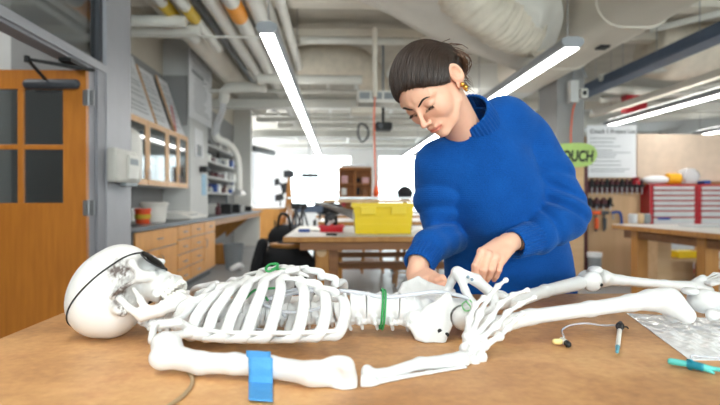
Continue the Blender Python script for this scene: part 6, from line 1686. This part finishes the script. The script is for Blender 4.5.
# --- hair
hp = lambda P: (P-HO)@HR/HS
def haircap(P):
    d = ell(P, (-.016, 0, .027), (.1035, .085, .087))
    d = smin(d, ell(P, (-.055, 0, .0), (.055, .068, .055)), .03)
    g = smin((P[:, 0]-.0)*.43-(P[:, 2]-.021)*.905-6.3*P[:, 1]**2, P[:, 0]+.022, .02)
    d = smax(d, g, .016)
    d = smax(d, -(P[:, 2]+.062), .01)
    # leave the ears free
    d = smax(d, -ell(sym(P), (-.016, .096, -.010), (.027, .033, .036)), .008)
    return d
BUN = V(-.098, .026, -.014)
def hair_f(Pw):
    P = hp(Pw); d = haircap(P)
    d = smin(d, ell(P, BUN, (.036, .040, .038)), .018)
    ang = np.arctan2(P[:, 2]-BUN[2], P[:, 1]-BUN[1]); rad = np.linalg.norm(P-BUN, axis=1)
    return (d+.0007*np.sin(ang*40+rad*15))*HS
M['hair'] = mat('dark brown hair', (44, 32, 27), .5, scale=60, rgb2=(28, 20, 17), spec=.35, stretch=(1, 1, 1))
M['hair2'] = mat('brown hair strands', (50, 37, 30), .42, var=.3, scale=90, spec=.5)
HA = sdf_mb(hair_f, HO-.19, HO+.17, .0032).build('hair', M['hair'], PER, smooth=True, label='dark brown hair tied back')
# strands combed from the hairline to the knot
def proj(p, off):
    for _ in range(5):
        e = 1e-3; q = np.array([p, p+V(e, 0, 0), p+V(0, e, 0), p+V(0, 0, e)]); f = smin(haircap(q), ell(q, BUN, (.036, .040, .038)), .018)
        g = (f[1:]-f[0])/e; gn = np.linalg.norm(g); p = p-g/gn*(f[0]-off)
    return p
rg = random.Random(11); sb = MB()
for k in range(520):
    a = rg.uniform(-1.25, 1.25)                       # position along the hairline, ear to ear
    st_ = V(.088*math.cos(a*1.15)-.002, .084*math.sin(a*1.2), .052*math.cos(a*1.15)+.003-.026*math.sin(a*1.2)**2)
    off = rg.uniform(-.0002, .0018); pts = []; st_ = st_+V(rg.uniform(-.004, .008), 0, rg.uniform(-.010, .004))
    side_bend = rg.uniform(-.01, .01)
    for j in range(11):
        t_ = j/10; p = st_*(1-t_)+BUN*t_
        lift = V(-.25, 0, 1.)*(.075*math.sin(PI*t_))*(1-.35*abs(a))+V(0, math.copysign(.05, a)*abs(a)*math.sin(PI*t_), 0)
        p = p+lift+V(0, side_bend*math.sin(PI*t_*1.5), 0)
        pts.append(hd(proj(p, off)))
    sb.tube(pts, [.0007+.0004*rg.random()]*11, seg=4, n=2, rnd=False)
sb.build('hair_strand', M['hair2'], HA, smooth=True)['kind'] = 'stuff'
# loose curls at the nape and bun
sb = MB()
for k in range(150):
    c = BUN+V(rg.uniform(-.02, .02), rg.uniform(-.028, .03), rg.uniform(-.03, .03)); a0 = rg.uniform(0, 6.28); rr_ = rg.uniform(.028, .050); ph = rg.uniform(-1, 1)
    pts = [hd(c*.35+BUN*.65+V(rr_*.5*math.sin(ph+j*.4)-.012, rr_*math.cos(a0+j*.55), rr_*math.sin(a0+j*.55))) for j in range(7)]
    sb.tube(pts, .0009, seg=4, n=3, rnd=False)
for k in range(44):
    a0 = rg.uniform(-1, 1); c = BUN+V(-.02, a0*.03, rg.uniform(-.02, .03)); dr = V(rg.uniform(-.6, .1), rg.uniform(-.2, 1.0), rg.uniform(-.9, .3))*rg.uniform(.02, .042)
    w1 = V(rg.uniform(-1, 1), rg.uniform(-1, 1), rg.uniform(-1, 1))*.008
    sb.tube([hd(c+dr*t_+w1*math.sin(3*t_)) for t_ in (0, .35, .7, 1)], [.0007, .0006, .0005, .0003], seg=4, n=4, rnd=False)
for k in range(30):   # wisps behind the ear and at the neck
    c = V(-.045+rg.uniform(-.02, .02), .066, -.035+rg.uniform(-.02, .01)); dr = V(rg.uniform(-.01, .015), rg.uniform(.0, .012), -rg.uniform(.015, .04))
    sb.tube([hd(c+dr*t_+V(.004*math.sin(4*t_+k), 0, 0)) for t_ in (0, .35, .7, 1)], [.0006, .0006, .0005, .0003], seg=4, n=4, rnd=False)
sb.build('loose_hair', mat('loose brown hair', (92, 62, 42), .4, var=.2, spec=.6), HA, smooth=True)['kind'] = 'stuff'
# brows and lashes
def facept(p, off=.0006):
    p = np.array(p, float)
    for _ in range(6):
        e = 8e-4; q = np.array([p, p+V(e, 0, 0), p+V(0, e, 0), p+V(0, 0, e)]); f = head_f(HO+(q*HS)@HR.T)/HS
        g = (f[1:]-f[0])/e; p = p-g/max(np.linalg.norm(g), .3)*(f[0]-off)
    return hd(p)
M['brow'] = mat('brow hair', (44, 30, 24), .7)
for s in (-1, 1):
    bw = [facept((.085, s*y, z)) for y, z in ((.011, .0095), (.020, .0135), (.032, .0180), (.044, .0180), (.054, .0125))]
    MB().tube(bw, [.0020, .0029, .0028, .0020, .0008], seg=8, asp=.8, n=5).build('eyebrow', M['brow'], PER, smooth=True)
    mb = MB()
    for j in range(16):
        y = .0185+.0255*j/15; z = -.0092-6*.10*(y-.031)**2*10*.1*10
        z = -.0092-6.0*(y-.031)**2; p = facept((.085, s*y, z), .0002); o_ = HR@V(.0052, s*(y-.028)*.35, -.0042)
        mb.tube([p, p+o_*.6+HR@V(0, 0, -.0004), p+o_], [.0006, .0005, .0002], seg=5, n=2)
    mb.build('eyelashes', M['brow'], PER, smooth=True)
# earring and bracelet
c = hd((-.006, .0845, -.036))
gold = mat('gold', (208, 158, 74), .25, .9)
g_ = MB(); g_.ball(c+V(0, -.003, 0), .0062).ball(c+HR@V(.001, .003, -.0095), .0072).ball(c+HR@V(.004, .002, -.016), .004)
g_.build('earring', gold, PER, smooth=True, label='gold bead earring')
bc = W(517, 237.5, 1.418); bd_ = nrm(W(530, 230, 1.46)-W(507, 241, 1.40)); e1 = nrm(np.cross(bd_, (0, 0, 1))); e2 = np.cross(bd_, e1)
lpb = []
for k in range(28):
    a = 2*PI*k/28; dr = e1*math.cos(a)+e2*math.sin(a); lo_, hi_ = .005, .06
    for _ in range(18):
        m_ = (lo_+hi_)/2
        if lhand((bc+dr*m_)[None])[0] < .0006: lo_ = m_
        else: hi_ = m_
    lpb.append(bc+dr*hi_)
MB().tube(lpb, .0013, closed=True, n=2, seg=6).build('bracelet', mat('dark bracelet', (70, 52, 44), .4, .3), PER, smooth=True, label='thin dark bracelet')
# ------------------------------------------------------------------ light and view
wd = bpy.data.worlds.new('world'); bpy.context.scene.world = wd; wd.use_nodes = True
bg = wd.node_tree.nodes['Background']; bg.inputs[0].default_value = (.93, .97, 1, 1); bg.inputs[1].default_value = 8
def area(name, loc, rot, sx, sy, power, col=(1, .98, .95)):
    l = bpy.data.lights.new(name, 'AREA'); l.shape = 'RECTANGLE'; l.size = sx; l.size_y = sy; l.energy = power; l.color = col
    o = bpy.data.objects.new(name, l); C.objects.link(o); o.location = loc; o.rotation_euler = rot; return o
for i, (a, b) in enumerate(rwin):
    area('window_daylight', ((a+b)/2, -4.25, 2.1), (PI/2, 0, PI)if False else (-PI/2, 0, PI), 2.6, 2.3, 135, (1, .985, .96))
sc = bpy.context.scene
sc.view_settings.view_transform = 'Standard'; sc.view_settings.look = 'None'; sc.view_settings.gamma = 1; sc.view_settings.exposure = EXPOSURE
sc.cycles.use_denoising = True; sc.cycles.max_bounces = 8; sc.cycles.diffuse_bounces = 4; sc.cycles.transparent_max_bounces = 12
sc.cycles.sample_clamp_indirect = 6; sc.cycles.caustics_reflective = False; sc.cycles.caustics_refractive = False
